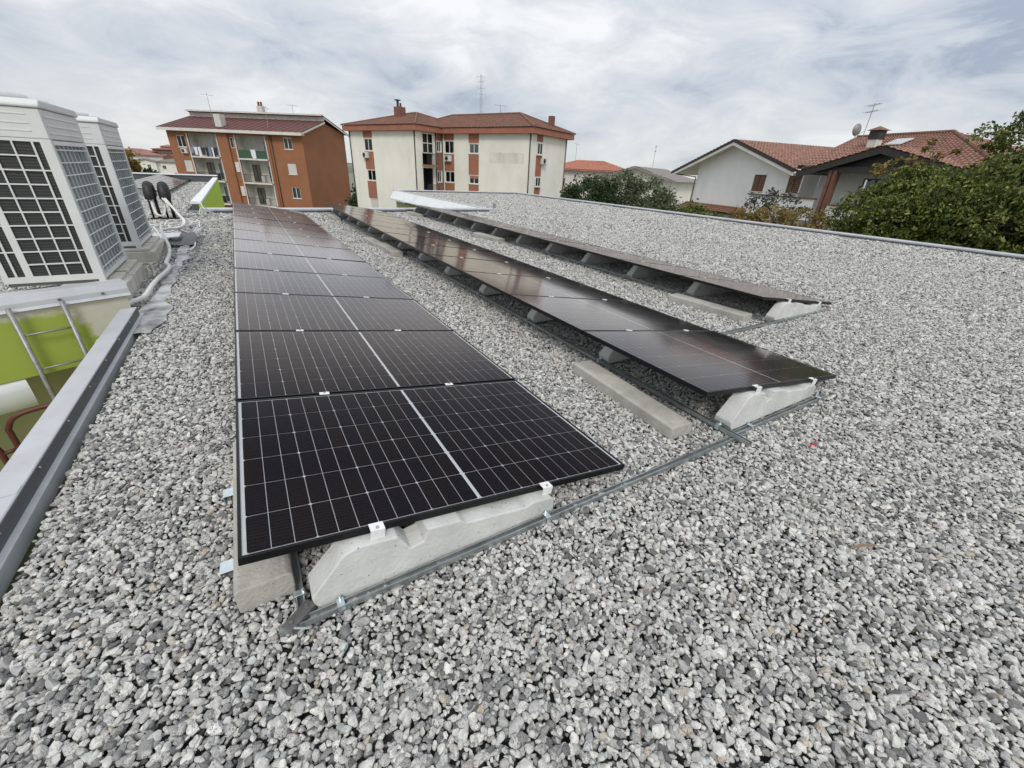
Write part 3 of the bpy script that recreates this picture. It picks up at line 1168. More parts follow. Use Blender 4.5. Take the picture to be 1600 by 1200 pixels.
# corner plate with two bolts at the nearest rail joint
pt = thing('joint_plate', 'dull steel joint plate bolted over the nearest rail corner', 'bracket', (.105, -.085, .031), R(38))
q = MB()
q.box(-.030, .075, -.021, .021, 0, .005)
q.box(-.030, .075, -.0215, -.0165, -.03, -.0005)
q.build('plate', M['galv_dark'], pt, bevel=.001)
for x in (-.012, .055):
    q = MB()
    q.tube([(x, 0, .0052), (x, 0, .012)], .007, 6)
    q.build('bolt', M['bolt'], pt)
q = MB()
q.tube([(-.02, -.02, .002), (.0, -.055, -.006)], .004, 6)
q.build('threaded_end', M['zinc'], pt)
# bent zinc brackets peeping out from under the nearest panel
for k, (x, y, lab) in enumerate(((-.092, .27, 'zinc bracket tab sticking out by the nearest panel corner'), (-.088, .735, 'zinc bracket tab farther along the nearest panel edge'))):
    q = MB()
    q.box(-.022, .05, -.03, .03, .022, .026)
    q.box(-.024, -.0205, -.03, .03, -.01, .024)
    o = q.build('bracket', M['zinc'], None, bevel=.001)
    o.location = (x, y, .01)
    tag(o, lab, 'bracket', 'zinc tabs beside the nearest panel')


# ------------------------------------------------------------------ loose concrete slabs
def slab(x, y, rz, L, Wd, Hh, label, z=-.012):
    q = MB()
    ch = .022
    q.prism([(-Wd / 2, 0), (Wd / 2, 0), (Wd / 2, Hh - ch * .4), (Wd / 2 - ch * .7, Hh), (-Wd / 2 + ch * .7, Hh), (-Wd / 2, Hh - ch * .4)], 1, -L / 2, L / 2)
    o = q.build('concrete_slab', M['slab'], None, bevel=.006)
    o.location = (x, y, z)
    o.rotation_euler = (0, 0, rz)
    tag(o, label, 'concrete slab', 'loose concrete slabs by the panel rows')


slab(.032, .575, 0, 1.02, .185, .110, 'concrete kerb slab lying under the nearest panel edge')
slab(2.345, .62, R(-3.0), 1.05, .18, .090, 'long weathered concrete slab beside the front of the middle row')
slab(4.99, 1.88, R(5), 1.02, .19, .085, 'concrete slab beside the front of the last panel row')
slab(2.41, 6.80, R(0), 1.05, .19, .10, 'concrete slab halfway along the middle row, nearer of the pair')
slab(2.36, 7.75, R(1), .85, .19, .085, 'concrete slab halfway along the middle row, farther of the pair')
slab(4.98, 7.75, R(6), 1.05, .20, .10, 'concrete slab halfway along the last panel row')
slab(2.40, 12.3, R(0), 1.0, .19, .09, 'small far concrete slab near the end of the middle row')
slab(5.02, 13.0, R(2), 1.0, .19, .09, 'small far concrete slab near the end of the last row')

# bits on the gravel
q = MB()
q.tube([(-.06, -.01, .018), (0, 0, .026), (.07, .008, .020)], [.005, .008, .004], 6)
o = q.build('twig', M['twig'])
o.location = (2.30, -.90, .002)
o.rotation_euler = (0, 0, R(-30))
tag(o, 'short dry brown twig lying alone on the gravel', 'twig')
q = MB()
q.tube([(-.05, 0, .016), (-.02, .008, .024), (.02, .0, .02), (.05, .006, .018)], .0045, 6, 3)
o = q.build('plastic_scrap', M['red_plastic'])
o.location = (2.93, -.385, .012)
tag(o, 'tiny red plastic scrap on the gravel before the middle row', 'plastic scrap')


# ------------------------------------------------------------------ air conditioning units
def ac_unit(loc, label):
    WX, DY, HZ = .745, 1.215, 1.60
    t = thing('air_conditioner', label, 'air conditioner', loc, 0, 'outdoor air conditioning units')
    GZ = 1.305
    # front plate with grid of openings
    holes = []
    rows = 10
    z0, z1 = .085, GZ - .02
    rh = (z1 - z0) / rows
    for r_ in range(rows):
        za, zb = z0 + r_ * rh + .006, z0 + (r_ + 1) * rh - .006
        for a_, b_ in ((.222, .338), (.350, .476), (.488, .608)):
            holes.append((a_, b_, za, zb))
    for r_ in range(rows // 2):
        za, zb = z0 + 2 * r_ * rh + .006, z0 + (2 * r_ + 2) * rh - .006
        for a_, b_ in ((.045, .096), (.112, .168), (.622, .668)):
            holes.append((a_, b_, za, zb))
    q = MB()
    q.wall(.0, WX - .0, .03, GZ, holes, 0.0, .014)
    q.build('grille', M['ac_white'], t)
    q = MB()
    q.box(.02, WX - .05, .016, .03, .04, GZ)
    q.build('coil', M['ac_coil'], t)
    # back, far side
    q = MB()
    q.box(0, WX, DY - .03, DY, .03, GZ)
    q.box(.0, .03, .02, DY - .03, .03, GZ)
    q.build('casing', M['ac_white'], t)
    # side facing the panels: fins behind a wire guard
    q = MB()
    q.box(WX - .05, WX - .035, .055, DY - .055, .06, GZ)
    q.build('fin_coil', M['ac_fin'], t)
    for y_ in (0.0, DY - .06):
        q = MB()
        q.box(WX - .055, WX, y_ + (.001 if y_ == 0 else 0), y_ + .06 - (.031 if y_ else 0), .0, GZ)
        q.build('corner_post', M['ac_white'], t, bevel=.004)
    for k in range(8):
        y_ = .12 + k * (DY - .24) / 7
        q = MB()
        q.box(WX - .034, WX - .018, y_ - .009, y_ + .009, .08, GZ - .03)
        q.build('strut', M['ac_dark'] if k == 0 else M['galv'], t)
    for k in range(11):
        z_ = .13 + k * .109
        q = MB()
        q.tube([(WX - .008, .058, z_), (WX - .008, DY - .062, z_)], .0062, 6)
        q.build('guard_wire', M['wire'], t)
    for k in range(7):
        y_ = .16 + k * (DY - .32) / 6
        q = MB()
        q.tube([(WX - .004, y_, .07), (WX - .004, y_, GZ - .03)], .0026, 5)
        q.build('guard_wire', M['galv'], t)
    q = MB()
    q.box(WX - .05, WX + .004, .06, DY - .06, .03, .062)
    q.build('base_rail', M['wire'], t)
    q = MB()
    q.box(WX - .045, WX + .002, .058, DY - .058, GZ - .045, GZ - .008)
    q.build('upper_rail', M['wire'], t)
    # head panels with pressed ribs
    q = MB()
    q.box(0, WX, 0, DY, GZ + .001, 1.545)
    hd = q.build('head_casing', M['ac_white'], t, bevel=.006)
    for zr in (1.36, 1.42, 1.49):
        q = MB()
        q.box(.06, WX - .10, -.004, -.0003, zr, zr + .012)
        q.build('pressed_rib', M['ac_white'], hd, bevel=.002)
        q = MB()
        q.box(WX + .0003, WX + .006, .07, DY - .08, zr - .01, zr + .004)
        q.build('pressed_rib', M['wire'], hd, bevel=.002)
    q = MB()
    pr = [(-.018, 1.548), (-.018, 1.575), (.03, 1.615), (DY - .03, 1.615), (DY + .018, 1.575), (DY + .018, 1.548)]
    q.prism(pr, 0, -.018, WX + .018)
    cap = q.build('top_cover', M['ac_white'], t, bevel=.012)
    for x_, y_ in ((.2, .35), (.2, .95)):
        q = MB()
        q.tube([(x_ + .15, y_, 1.616), (x_ + .15, y_, 1.66)], .27, 24)
        q.build('fan_ring', M['ac_white'], cap, True)
        q = MB()
        q.tube([(x_ + .15, y_, 1.66), (x_ + .15, y_, 1.69)], .05, 12)
        q.build('fan_hub', M['black_plastic'], cap, True)
    q = MB()
    q.box(.02, WX - .02, .005, .03, .0, .028)
    q.box(.02, WX - .02, DY - .03, DY - .005, .0, .028)
    q.build('base_skirt', M['ac_dark'], t)
    return t


ac_unit((-1.915, 4.775, .2), 'big grey air conditioner nearest the ladder, filling the picture edge')
ac_unit((-1.905, 6.93, .2), 'grey air conditioner standing behind the first one')


def acblock(x0, x1, y0, y1, label):
    q = MB()
    q.box(x0, x1, y0, y1, -.03, .155)
    q.box(x0 + .03, x1 - .05, y0 + .02, y1 - .02, .1555, .199)
    o = q.build('concrete_plinth', M['acblock'], None, bevel=.012)
    tag(o, label, 'plinth', 'plinths under the air conditioners')


acblock(-1.55, -1.035, 4.60, 5.28, 'pale concrete plinth under the near end of the first air conditioner')
acblock(-1.55, -1.04, 5.34, 6.05, 'pale concrete plinth under the far end of the first air conditioner')
acblock(-1.55, -1.02, 6.86, 7.45, 'pale concrete plinth under the near end of the second air conditioner')
acblock(-1.55, -1.03, 7.50, 8.20, 'pale concrete plinth under the far end of the second air conditioner')

# ------------------------------------------------------------------ membrane strip, pipes and cables
def sheet(name, xs_l, xs_r, ys, zs, m, label, cat, amp=.01):
    vs, fs = [], []
    K = 6
    for i, y in enumerate(ys):
        for k in range(K + 1):
            t = k / K
            vs.append((xs_l[i] * (1 - t) + xs_r[i] * t, y + .02 * math.sin(5 * t + i), zs[i] + amp * (math.sin(i * 2.1 + k * 1.3) + math.sin(k * 2.7 + i)) + .012 * (1 - abs(2 * t - 1))))
    for i in range(len(ys) - 1):
        for k in range(K):
            b0 = i * (K + 1) + k
            fs.append((b0, b0 + 1, b0 + K + 2, b0 + K + 1))
    q = MB()
    q.add(vs, fs)
    o = q.build(name, m, None, True)
    s_ = o.modifiers.new('solid', 'SOLIDIFY')
    s_.thickness = .004
    u = o.modifiers.new('sub', 'SUBSURF')
    u.levels = u.render_levels = 2
    return tag(o, label, cat)


ys = list(np.arange(3.42, 11.7, .16))
lx = [float(np.interp(y_, [3.4, 3.8, 4.1, 4.5, 5, 6, 7, 8, 9, 10, 11.6], [-.79, -.86, -.90, -.86, -.83, -.84, -.82, -.86, -.92, -.90, -.74])) + random.uniform(-.035, .035) for y_ in ys]
rx = [float(np.interp(y_, [3.4, 3.7, 4.1, 4.5, 5, 6, 7, 8, 9, 10, 11.6], [-.74, -.64, -.62, -.68, -.68, -.68, -.69, -.68, -.66, -.68, -.64])) + random.uniform(-.05, .05) for y_ in ys]
sheet('membrane_strip', lx, rx, ys, [.006 + random.uniform(-.006, .012) for y_ in ys], M['membrane'], 'wrinkled grey waterproofing strip along the edge of the gravel', 'membrane', .005)
sheet('membrane_offcut', [-1.0, -1.02, -1.0, -.95], [-.62, -.60, -.66, -.72], [8.15, 8.6, 9.2, 9.7], [.02, .09, .10, .05], M['black_sheet'], 'crumpled black membrane offcut by the tangle of pipes', 'membrane', .02)
q = MB()
q.thick([(-1.25, 8.35, .11), (-.86, 8.55, .12), (-.84, 8.85, .15), (-1.25, 8.75, .15)], (0, 0, .012))
tag(q.build('metal_offcut', M['white_sheet']), 'flat pale metal offcut beside the second air conditioner', 'metal sheet')


def pipe(pts, r, m, label, n=8):
    q = MB()
    q.tube(pts, r, n, 6)
    return tag(q.build('insulated_pipe', m, None, True), label, 'pipe', 'pipes and cables behind the air conditioners')


pipe([(-1.02, 4.32, .03), (-.95, 4.42, .05), (-.875, 4.62, .05), (-.87, 5.1, .05), (-.85, 5.45, .055), (-.80, 5.9, .06), (-.80, 6.2, .06), (-.86, 6.45, .06), (-.885, 7.1, .06), (-.95, 7.8, .08), (-1.08, 8.6, .14), (-1.17, 9.2, .16)], .026, M['white_pipe'], 'thick white lagged pipe snaking along the membrane strip')
pipe([(-1.16, 9.2, .16), (-1.05, 9.6, .14), (-.92, 9.5, .16), (-.86, 9.9, .18), (-.92, 10.6, .2), (-1.05, 11.2, .25), (-1.28, 12.2, .42), (-1.43, 12.6, .60)], .024, M['white_pipe'], 'white pipe bundle rising to the second black cowl')
pipe([(-.95, 9.6, .12), (-.90, 10.2, .16), (-.98, 10.9, .18), (-1.1, 11.6, .25), (-1.35, 12.3, .45), (-1.49, 12.62, .6)], .02, M['white_pipe'], 'second white pipe rising beside the bundle')
pipe([(-1.62, 12.6, .6), (-1.60, 12.3, .3), (-1.52, 12.0, .16), (-1.42, 12.1, .14), (-1.40, 12.5, .3), (-1.41, 12.62, .55)], .022, M['white_pipe'], 'white pipe loop hanging between the two black cowls')
pipe([(-1.18, 6.0, .12), (-.99, 6.02, .14), (-.945, 5.95, .05), (-.93, 5.75, .02)], .016, M['grey_pipe'], 'thin pipe drooping off the first plinth')
pipe([(-1.3, 9.9, .05), (-1.05, 10.2, .09), (-.85, 10.6, .08), (-.70, 11.0, .07), (-.2, 11.9, .05), (.03, 12.2, .06)], .013, M['white_pipe'], 'white cable running from the tangle to the nearest panel row')
pipe([(-1.6, 10.8, .06), (-1.2, 11.0, .08), (-.95, 11.2, .07), (-.6, 11.5, .06), (.0, 12.4, .05)], .013, M['white_pipe'], 'second white cable running to the nearest panel row')
pipe([(-1.3, 8.9, .06), (-1.12, 9.05, .05), (-1.0, 9.4, .05), (-1.12, 9.8, .05), (-1.3, 9.7, .05), (-1.32, 9.3, .06)], .011, M['white_pipe'], 'white cable coil lying beside the second air conditioner')
pipe([(-.90, 9.5, .12), (-.74, 9.3, .06), (-.66, 8.7, .05), (-.62, 8.1, .04), (-.66, 7.6, .03)], .012, M['white_pipe'], 'thin white cable trailing over the black membrane offcut')
pipe([(-.88, 9.9, .14), (-.80, 10.3, .12), (-.86, 10.7, .1), (-.72, 11.1, .1), (-.78, 11.6, .08)], .014, M['white_pipe'], 'short white cable zigzag beyond the black offcut')
pipe([(-1.9, 13.3, .11), (-1.3, 13.35, .11), (-.5, 13.3, .11)], .010, M['white_pipe'], 'straight thin white conduit across the gravel behind the cowls')
pipe([(-.80, 13.0, .05), (-.74, 13.2, .2), (-.68, 13.35, .14), (-.72, 13.5, .28), (-.62, 13.6, .1)], .012, M['white_pipe'], 'knotted white cable ends by the lime green wall')


for i_ in range(7):
    xa, ya = random.uniform(-1.25, -.85), random.uniform(8.9, 10.2)
    pts_ = [(xa, ya, .05)]
    for j_ in range(5):
        xa = min(-.66, max(-1.4, xa + random.uniform(-.22, .24)))
        ya += random.uniform(.12, .5)
        pts_.append((xa, ya, random.uniform(.04, .17)))
    pipe(pts_, random.choice((.007, .009, .011)), M['white_pipe'], f'{ORD[i_]} thin pale cable of the loose tangle beside the cowls')


def cowl(x, y, label):
    t = thing('pipe_cowl', label, 'cowl', (x, y, 0), 0, 'black pipe cowls')
    for dx in (-.06, .07):
        q = MB()
        q.tube([(dx, .05, 0), (dx, .05, .5)], .036 if dx > 0 else .022, 10)
        q.build('riser', M['black_plastic'], t, True)
    q = MB()
    q.tube([(.02, .30, .50), (.02, .20, .66), (.02, .05, .74), (.02, -.06, .70), (.02, -.12, .58), (.02, -.12, .46)], [.085, .10, .105, .11, .115, .115], 14, 4)
    q.build('hood', M['black_plastic'], t, True)
    q = MB()
    q.box(-.12, .14, -.05, .15, -.01, .03)
    q.build('foot', M['black_plastic'], t)


cowl(-1.64, 12.6, 'black curved pipe cowl nearer the air conditioners')
cowl(-1.36, 12.6, 'black curved pipe cowl nearer the lime green wall')

# panels on the far wing, seen edge on (own smaller row)
for i in range(10):
    p = thing('solar_panel', f'{ORD[i]} distant solar panel from the front of the far wing row', 'solar panel', (-3.62, 20.6 + i * 1.26, .36), 0, 'solar panels on the far wing')
    p.rotation_euler = (0, TILT * 1.05, 0)
    p.scale = (.82, 1, 1)
    obj('frame', frame_me, p)
    obj('backsheet', back_me, p)
    obj('glass', glass_me, p)
    tag(obj('cells', allc_me, p), kind='stuff')
q = MB()
q.thick([(-3.62, 20.55, -.02), (-2.2, 20.55, -.02), (-2.2, 20.55, .09), (-3.62, 20.55, .31)], (0, .04, 0))
tag(q.build('wind_plate', M['galv']), 'grey end plate closing the front of the far wing row', 'metal plate')


# ------------------------------------------------------------------ building helpers (local x along the front, y inwards)
def window(b, x0, x1, z0, z1, y=0.0, style='glass', sill=True, frame=None, depth=.12):
    """window part (frame ring and mullion) with pane / shutter sub-parts"""
    fw = .07
    q = MB(OZ)
    yf = y + depth - .06
    for a_, b_, c_, d_ in ((x0, x1, z0, z0 + fw), (x0, x1, z1 - fw, z1), (x0, x0 + fw, z0 + fw, z1 - fw), (x1 - fw, x1, z0 + fw, z1 - fw)):
        q.box(a_, b_, yf, yf + .05, c_, d_)
    if style != 'shutter':
        mx_ = (x0 + x1) / 2
        q.box(mx_ - .04, mx_ + .04, yf, yf + .05, z0 + fw, z1 - fw)
    o = q.build('window', frame or M['win_frame'], b)
    if style == 'shutter':
        n_ = max(4, int((z1 - z0) / .14))
        hh = (z1 - z0 - 2 * fw) / n_
        q = MB(OZ)
        for k in range(n_):
            q.box(x0 + fw, x1 - fw, yf + .005, yf + .03, z0 + fw + k * hh + .008, z0 + fw + (k + 1) * hh - .004)
        q.box(x0 + fw, x1 - fw, yf + .031, yf + .045, z0 + fw, z1 - fw)
        q.build('roller_shutter', M['shutter_white'], o)
    else:
        q = MB(OZ)
        q.box(x0 + fw, x1 - fw, yf + .022, yf + .028, z0 + fw, z1 - fw)
        q.build('pane', M['win_glass'], o)
        q = MB(OZ)
        q.poly([(x0, yf + .30, z0), (x1, yf + .30, z0), (x1, yf + .30, z1), (x0, yf + .30, z1)])
        q.build('room', M['curtain'] if style == 'curtain' else M['dark_room'], o)
        if style == 'half':
            q = MB(OZ)
            zs_ = z1 - (z1 - z0) * .38
            q.box(x0 + fw, x1 - fw, yf - .005, yf + .015, zs_, z1 - fw)
            q.build('roller_shutter', M['salmon'], o)
    if sill:
        q = MB(OZ)
        q.box(x0 - .08, x1 + .08, y - .07, y + depth - .062, z0 - .07, z0 - .002)
        q.build('sill', M['trim'], o)
    return o


def split_unit(b, x, z, y=0.0):
    q = MB(OZ)
    q.box(x, x + .80, y - .34, y - .04, z, z + .56)
    o = q.build('split_unit', M['ac_white'], b, bevel=.02)
    q = MB(OZ)
    q.tube([(x + .30, y - .342, z + .28), (x + .30, y - .36, z + .28)], .22, 18)
    q.build('fan_grille', M['iron'], o)
    q = MB(OZ)
    q.box(x + .05, x + .09, y - .33, y, z - .05, z - .002)
    q.box(x + .70, x + .74, y - .33, y, z - .05, z - .002)
    q.build('wall_bracket', M['ac_white'], o)


def downpipe(b, x, y, z0, z1, m='iron', r=.055):
    q = MB(OZ)
    q.tube([(x, y, z0), (x, y, z1)], r, 8)
    q.build('downpipe', M[m], b, True)


def tiled(q, p00, p10, p11, p01, nrow, wave, amp=.05, lap=.05):
    """roof slope p00-p10 (eave) to p01-p11 (ridge) with pan-tile relief as real geometry"""
    p00, p10, p11, p01 = map(Vector, (p00, p10, p11, p01))
    nrm = (p10 - p00).cross(p01 - p00).normalized()
    L = max((p10 - p00).length, (p11 - p01).length)
    nc = max(2, int(L / wave)) * 4
    vs, fs = [], []
    for j in range(nrow):
        for e_, lift in ((0.0, lap), (1.0, 0.0)):
            v_ = (j + e_) / nrow
            a_, b_ = p00.lerp(p01, v_), p10.lerp(p11, v_)
            for i in range(nc + 1):
                t = i / nc
                h_ = amp * (0.5 + 0.5 * math.cos(t * nc / 4 * 2 * math.pi)) + lift
                vs.append(tuple(a_.lerp(b_, t) + nrm * h_))
    w_ = nc + 1
    for j in range(2 * nrow - 1):
        for i in range(nc):
            fs.append((j * w_ + i, j * w_ + i + 1, (j + 1) * w_ + i + 1, (j + 1) * w_ + i))
    q.add(vs, fs)


def aerial(name, loc, hgt, label, arms=6, rz=0.0, two=False, tilt=0.0):
    t = thing(name, label, 'aerial', loc, rz, 'roof aerials')
    t.rotation_euler = (0, tilt, rz)
    q = MB()
    q.tube([(0, 0, 0), (0, 0, hgt)], .025, 6)
    q.build('mast', M['antenna'], t)
    for lev in ((hgt * .95, hgt * .78) if two else (hgt * .93,)):
        q = MB()
        q.tube([(-.7, 0, lev), (.7, 0, lev)], .015, 5)
        for k in range(arms):
            x = -.65 + 1.3 * k / (arms - 1)
            ln = .16 + .02 * k
            q.tube([(x, -ln, lev), (x, ln, lev)], .008, 4)
        q.build('boom', M['antenna'], t)
    return t


# ------------------------------------------------------------------ orange apartment block
ORZ = math.atan2(-.626, .780)
ob = thing('apartment_block', 'orange-brown apartment block with recessed balconies and hung laundry', 'building', (-6.67, 78.49, G), ORZ)
OL, OD = 19.45, 11.2
wins = [(1.25, 2.50, 2.35, 3.72, 'glass'), (1.45, 2.60, -.55, .80, 'shutter'), (1.45, 2.60, -3.5, -2.1, 'shutter'), (16.75, 17.95, 2.65, 3.98, 'glass'), (16.75, 17.95, -.30, 1.02, 'shutter'), (16.75, 17.95, -3.25, -1.88, 'curtain')]
FLO = [1.33, -1.57, -4.47]
logs = []
for zf in FLO:
    top = {1.33: 4.02, -1.57: 1.15, -4.47: -1.75}[zf]
    logs.append((3.0, 7.15, zf, top))
    logs.append((9.95, 14.15, zf, top))
q = MB(OZ)
q.wall(0, OL, G, 4.25, [h[:4] for h in wins] + logs, 0, .14)
q.poly([(OL, 0, G), (OL, OD, G), (OL, OD, 5.25), (OL, 5.3, 6.25), (OL, 0, 4.6)])
q.poly([(0, 0, G), (0, 0, 4.6), (0, 5.3, 6.25), (0, OD, 5.25), (0, OD, G)])
q.poly([(0, OD, G), (0, OD, 5.25), (OL, OD, 5.25), (OL, OD, G)])
q.build('wall', M['terra'], ob)
for x0, x1, z0, z1, st in wins:
    window(ob, x0, x1, z0, z1, 0, st)
q = MB(OZ)
q.box(7.5, 9.0, -.28, -.001, G, 4.2)
q.build('pilaster', M['terra'], ob)
q = MB(OZ)
q.box(14.5, 14.75, -.16, -.001, G, 4.2)
q.build('pilaster', M['terra'], ob)
for x0, x1, zf, zt in logs:
    D_ = 1.5
    q = MB(OZ)
    q.poly([(x0, D_, zf), (x1, D_, zf), (x1, D_, zt), (x0, D_, zt)])
    q.poly([(x0, .142, zf), (x0, D_, zf), (x0, D_, zt), (x0, .142, zt)])
    q.poly([(x1, .142, zf), (x1, .142, zt), (x1, D_, zt), (x1, D_, zf)])
    q.poly([(x0, .142, zt), (x0, D_, zt), (x1, D_, zt), (x1, .142, zt)])
    q.poly([(x0, .142, zf), (x1, .142, zf), (x1, D_, zf), (x0, D_, zf)])
    bal = q.build('balcony', M['white_plaster'], ob)
    q = MB(OZ)
    q.box(x0 - .02, x1 + .06, -.30, -.002, zf - .16, zf + .02)
    q.build('slab_edge', M['trim'], bal)
    for a_, b_ in ((x0 - .16, x0 - .01), (x1 + .01, x1 + .14)):
        q = MB(OZ)
        q.box(a_, b_, -.06, -.002, zf + .03, zt)
        q.build('reveal_strip', M['trim'], bal)
    # balcony door with panes on the back wall
    dx = x0 + (2.85 if x0 > 9 else 2.3)
    dd = window(ob, dx, dx + 1.2, zf + (.1 if zf < 1 else .85), zf + 2.25, D_ - .17, 'shutter' if (zf < -4 and x0 > 9) else 'glass', sill=False)
    dd['label'] = 'balcony door'
    if zf < 1:
        d2 = window(ob, x0 + .55, x0 + 1.65, zf + .1, zf + 2.2, D_ - .17, 'glass', sill=False, frame=M['brown_wood'])
        d2['label'] = 'brown balcony door'
    q = MB(OZ)
    q.box(x0 + 1.9, x0 + 2.35, D_ - .5, D_ - .05, zf + .02, zf + .85)
    q.build('balcony_cupboard', M['shutter_white'] if x0 > 9 else M['iron'], bal)
    # railing
    if x0 > 9 and zf > 1:
        q = MB(OZ)
        q.box(x0, x1, -.04, -.012, zf + .05, zf + 1.0)
        q.build('railing_sheet', M['green_sheet'], bal)['label'] = 'dark green sheet on the balcony railing'
    else:
        q = MB(OZ)
        q.box(x0, x1, -.05, -.02, zf + .95, zf + 1.0)
        nb = 30
        for k in range(nb):
            xx = x0 + (k + .5) * (x1 - x0) / nb
            q.box(xx - .012, xx + .012, -.045, -.025, zf + .03, zf + .95)
        rl = q.build('railing', M['iron'], bal)
        rl['kind'] = 'stuff'
# small windows beside the second stack of balconies
q = MB(OZ)
for zf in (-.35, -3.3):
    q.box(9.2, 9.75, -.12, -.003, zf, zf + 1.2)
q.build('vent_box', M['trim'], ob)
q = MB(OZ)
q.box(9.15, 9.6, -.03, -.003, 2.5, 3.75)
nw = q.build('window', M['win_frame'], ob)
q = MB(OZ)
q.box(9.2, 9.55, -.036, -.0305, 2.57, 3.68)
q.build('pane', M['dark_room'], nw)
downpipe(ob, 15.1, -.08, G, 4.1)
split_unit(ob, 1.75, 1.62)
# roof: front slope, higher back slope with pale band between
q = MB(OZ)
q.thick([(-.6, -.75, 4.50), (OL + .45, -.75, 4.50), (OL + .45, 5.3, 6.30), (-.6, 5.3, 6.30)], (0, 0, .07))
rf = q.build('roof', M['maroon_roof'], ob)
for k in range(24):
    xx = -.55 + k * (OL + .95) / 23
    q = MB(OZ)
    q.thick([(xx - .03, -.75, 4.572), (xx + .03, -.75, 4.572), (xx + .03, 5.3, 6.372), (xx - .03, 5.3, 6.372)], (0, 0, .035))
    q.build('roof_seam', M['maroon_roof'], rf)
q = MB(OZ)
q.box(-.6, OL + .45, -.80, -.752, 4.22, 4.56)
q.box(-.55, OL + .4, -.75, -.003, 4.26, 4.40)
q.build('eave_band', M['trim'], ob)
q = MB(OZ)
q.box(-.5, OL + .35, 5.302, 5.45, 6.20, 6.93)
q.build('clerestory_band', M['trim'], ob)
q = MB(OZ)
q.thick([(-.6, 4.75, 7.02), (OL + .45, 4.75, 7.02), (OL + .45, OD + .7, 5.12), (-.6, OD + .7, 5.12)], (0, 0, .10))
q.build('roof', M['maroon_roof'], ob)
q = MB(OZ)
q.box(-.62, OL + .47, 4.70, 4.748, 6.94, 7.11)
q.build('eave_band', M['trim'], ob)
for (ya, za, yb, zb) in ((-.78, 4.30, 5.28, 6.08), (5.28, 6.62, OD + .7, 4.88)):
    q = MB(OZ)
    q.thick([(OL + .455, ya, za), (OL + .455, yb, zb), (OL + .455, yb, zb + .20), (OL + .455, ya, za + .20)], (.05, 0, 0))
    q.build('verge_board', M['trim'], ob)
q = MB(OZ)
q.box(7.2, 8.1, .4, 1.3, 4.9, 6.35)
q.build('chimney', M['white_plaster'], rf)
q = MB(OZ)
q.box(9.2, 9.95, 6.6, 7.3, 6.3, 8.0)
ch = q.build('chimney', M['trim'], ob)
for xx in (9.35, 9.75):
    q = MB(OZ)
    q.tube([(xx, 6.95, 8.0), (xx, 6.95, 8.55)], .14, 8)
    q.build('chimney_pot', M['brick'], ch)


def oloc(x, y, z):
    c_, s_ = math.cos(ORZ), math.sin(ORZ)
    return (-6.67 + x * c_ - y * s_, 78.49 + x * s_ + y * c_, z)


aerial('roof_aerial', oloc(6.6, .9, 5.1), 3.6, 'bent aerial beside the front chimney of the orange block', 5, .4)
aerial('roof_aerial', oloc(14.6, .5, 4.9), 2.6, 'short aerial over the green balcony of the orange block', 4, 1.0, False, R(10))
aerial('roof_aerial', oloc(15.3, 5.6, 6.9), 1.3, 'tiny aerial on the top ridge of the orange block', 4, .2)
# laundry
lau = [('shirt', 'cloth_blue', 3.25, .42, .75), ('shirt', 'cloth_white', 3.85, .45, .95), ('towel', 'cloth_white', 4.40, .35, 1.1), ('shirt', 'cloth_dark', 4.95, .5, .9), ('trousers', 'cloth_dark', 5.5, .35, 1.2),
       ('trousers', 'cloth_blue', 5.95, .3, 1.15), ('towel', 'cloth_white', 6.35, .22, 1.15), ('shirt', 'cloth_dark', 6.8, .4, .9)]
lbl = ['pale blue shirt at the far end of the laundry line', 'white shirt hung second on the laundry line', 'white towel hung third on the laundry line', 'dark shirt in the middle of the laundry line',
       'dark trousers hung right of the dark shirt on the line', 'blue-grey trousers hung beside the narrow white towel', 'narrow white towel near the end of the laundry line', 'dark shirt hung last on the laundry line by the pilaster']
for (nm, mt, xx, ww, hh), lb in zip(lau, lbl):
    q = MB()
    zt = 2.45
    pts = [(-ww / 2, zt), (-ww * .2, zt - .05), (ww * .2, zt - .05), (ww / 2, zt), (ww * .62, zt - .32), (ww * .42, zt - .36), (ww * .45, zt - hh), (-ww * .45, zt - hh), (-ww * .42, zt - .36), (-ww * .62, zt - .32)] if nm == 'shirt' else \
        [(-ww / 2, zt), (ww / 2, zt), (ww * .52, zt - hh), (ww * .08, zt - hh), (0, zt - hh * .35), (-ww * .08, zt - hh), (-ww * .52, zt - hh)] if nm == 'trousers' else [(-ww / 2, zt), (ww / 2, zt), (ww / 2, zt - hh), (-ww / 2, zt - hh)]
    q.thick([(p_[0], -.14, p_[1] - 2.45) for p_ in pts], (0, .03, 0))
    o = q.build(nm, M[mt])
    o.location = oloc(xx, 0, zt)
    o.rotation_euler = (0, 0, ORZ)
    tag(o, lb, nm, 'laundry on the balcony line')
q = MB()
q.thick([(-.35, -.10, 0), (.35, -.10, 0), (.33, -.10, -1.0), (-.12, -.10, -1.05), (-.3, -.10, -.75)], (0, .03, 0))
o = q.build('towel', M['cloth_white'])
o.location = oloc(12.2, 0, 2.42)
o.rotation_euler = (0, 0, ORZ)
tag(o, 'white towel draped over the green balcony railing', 'towel')

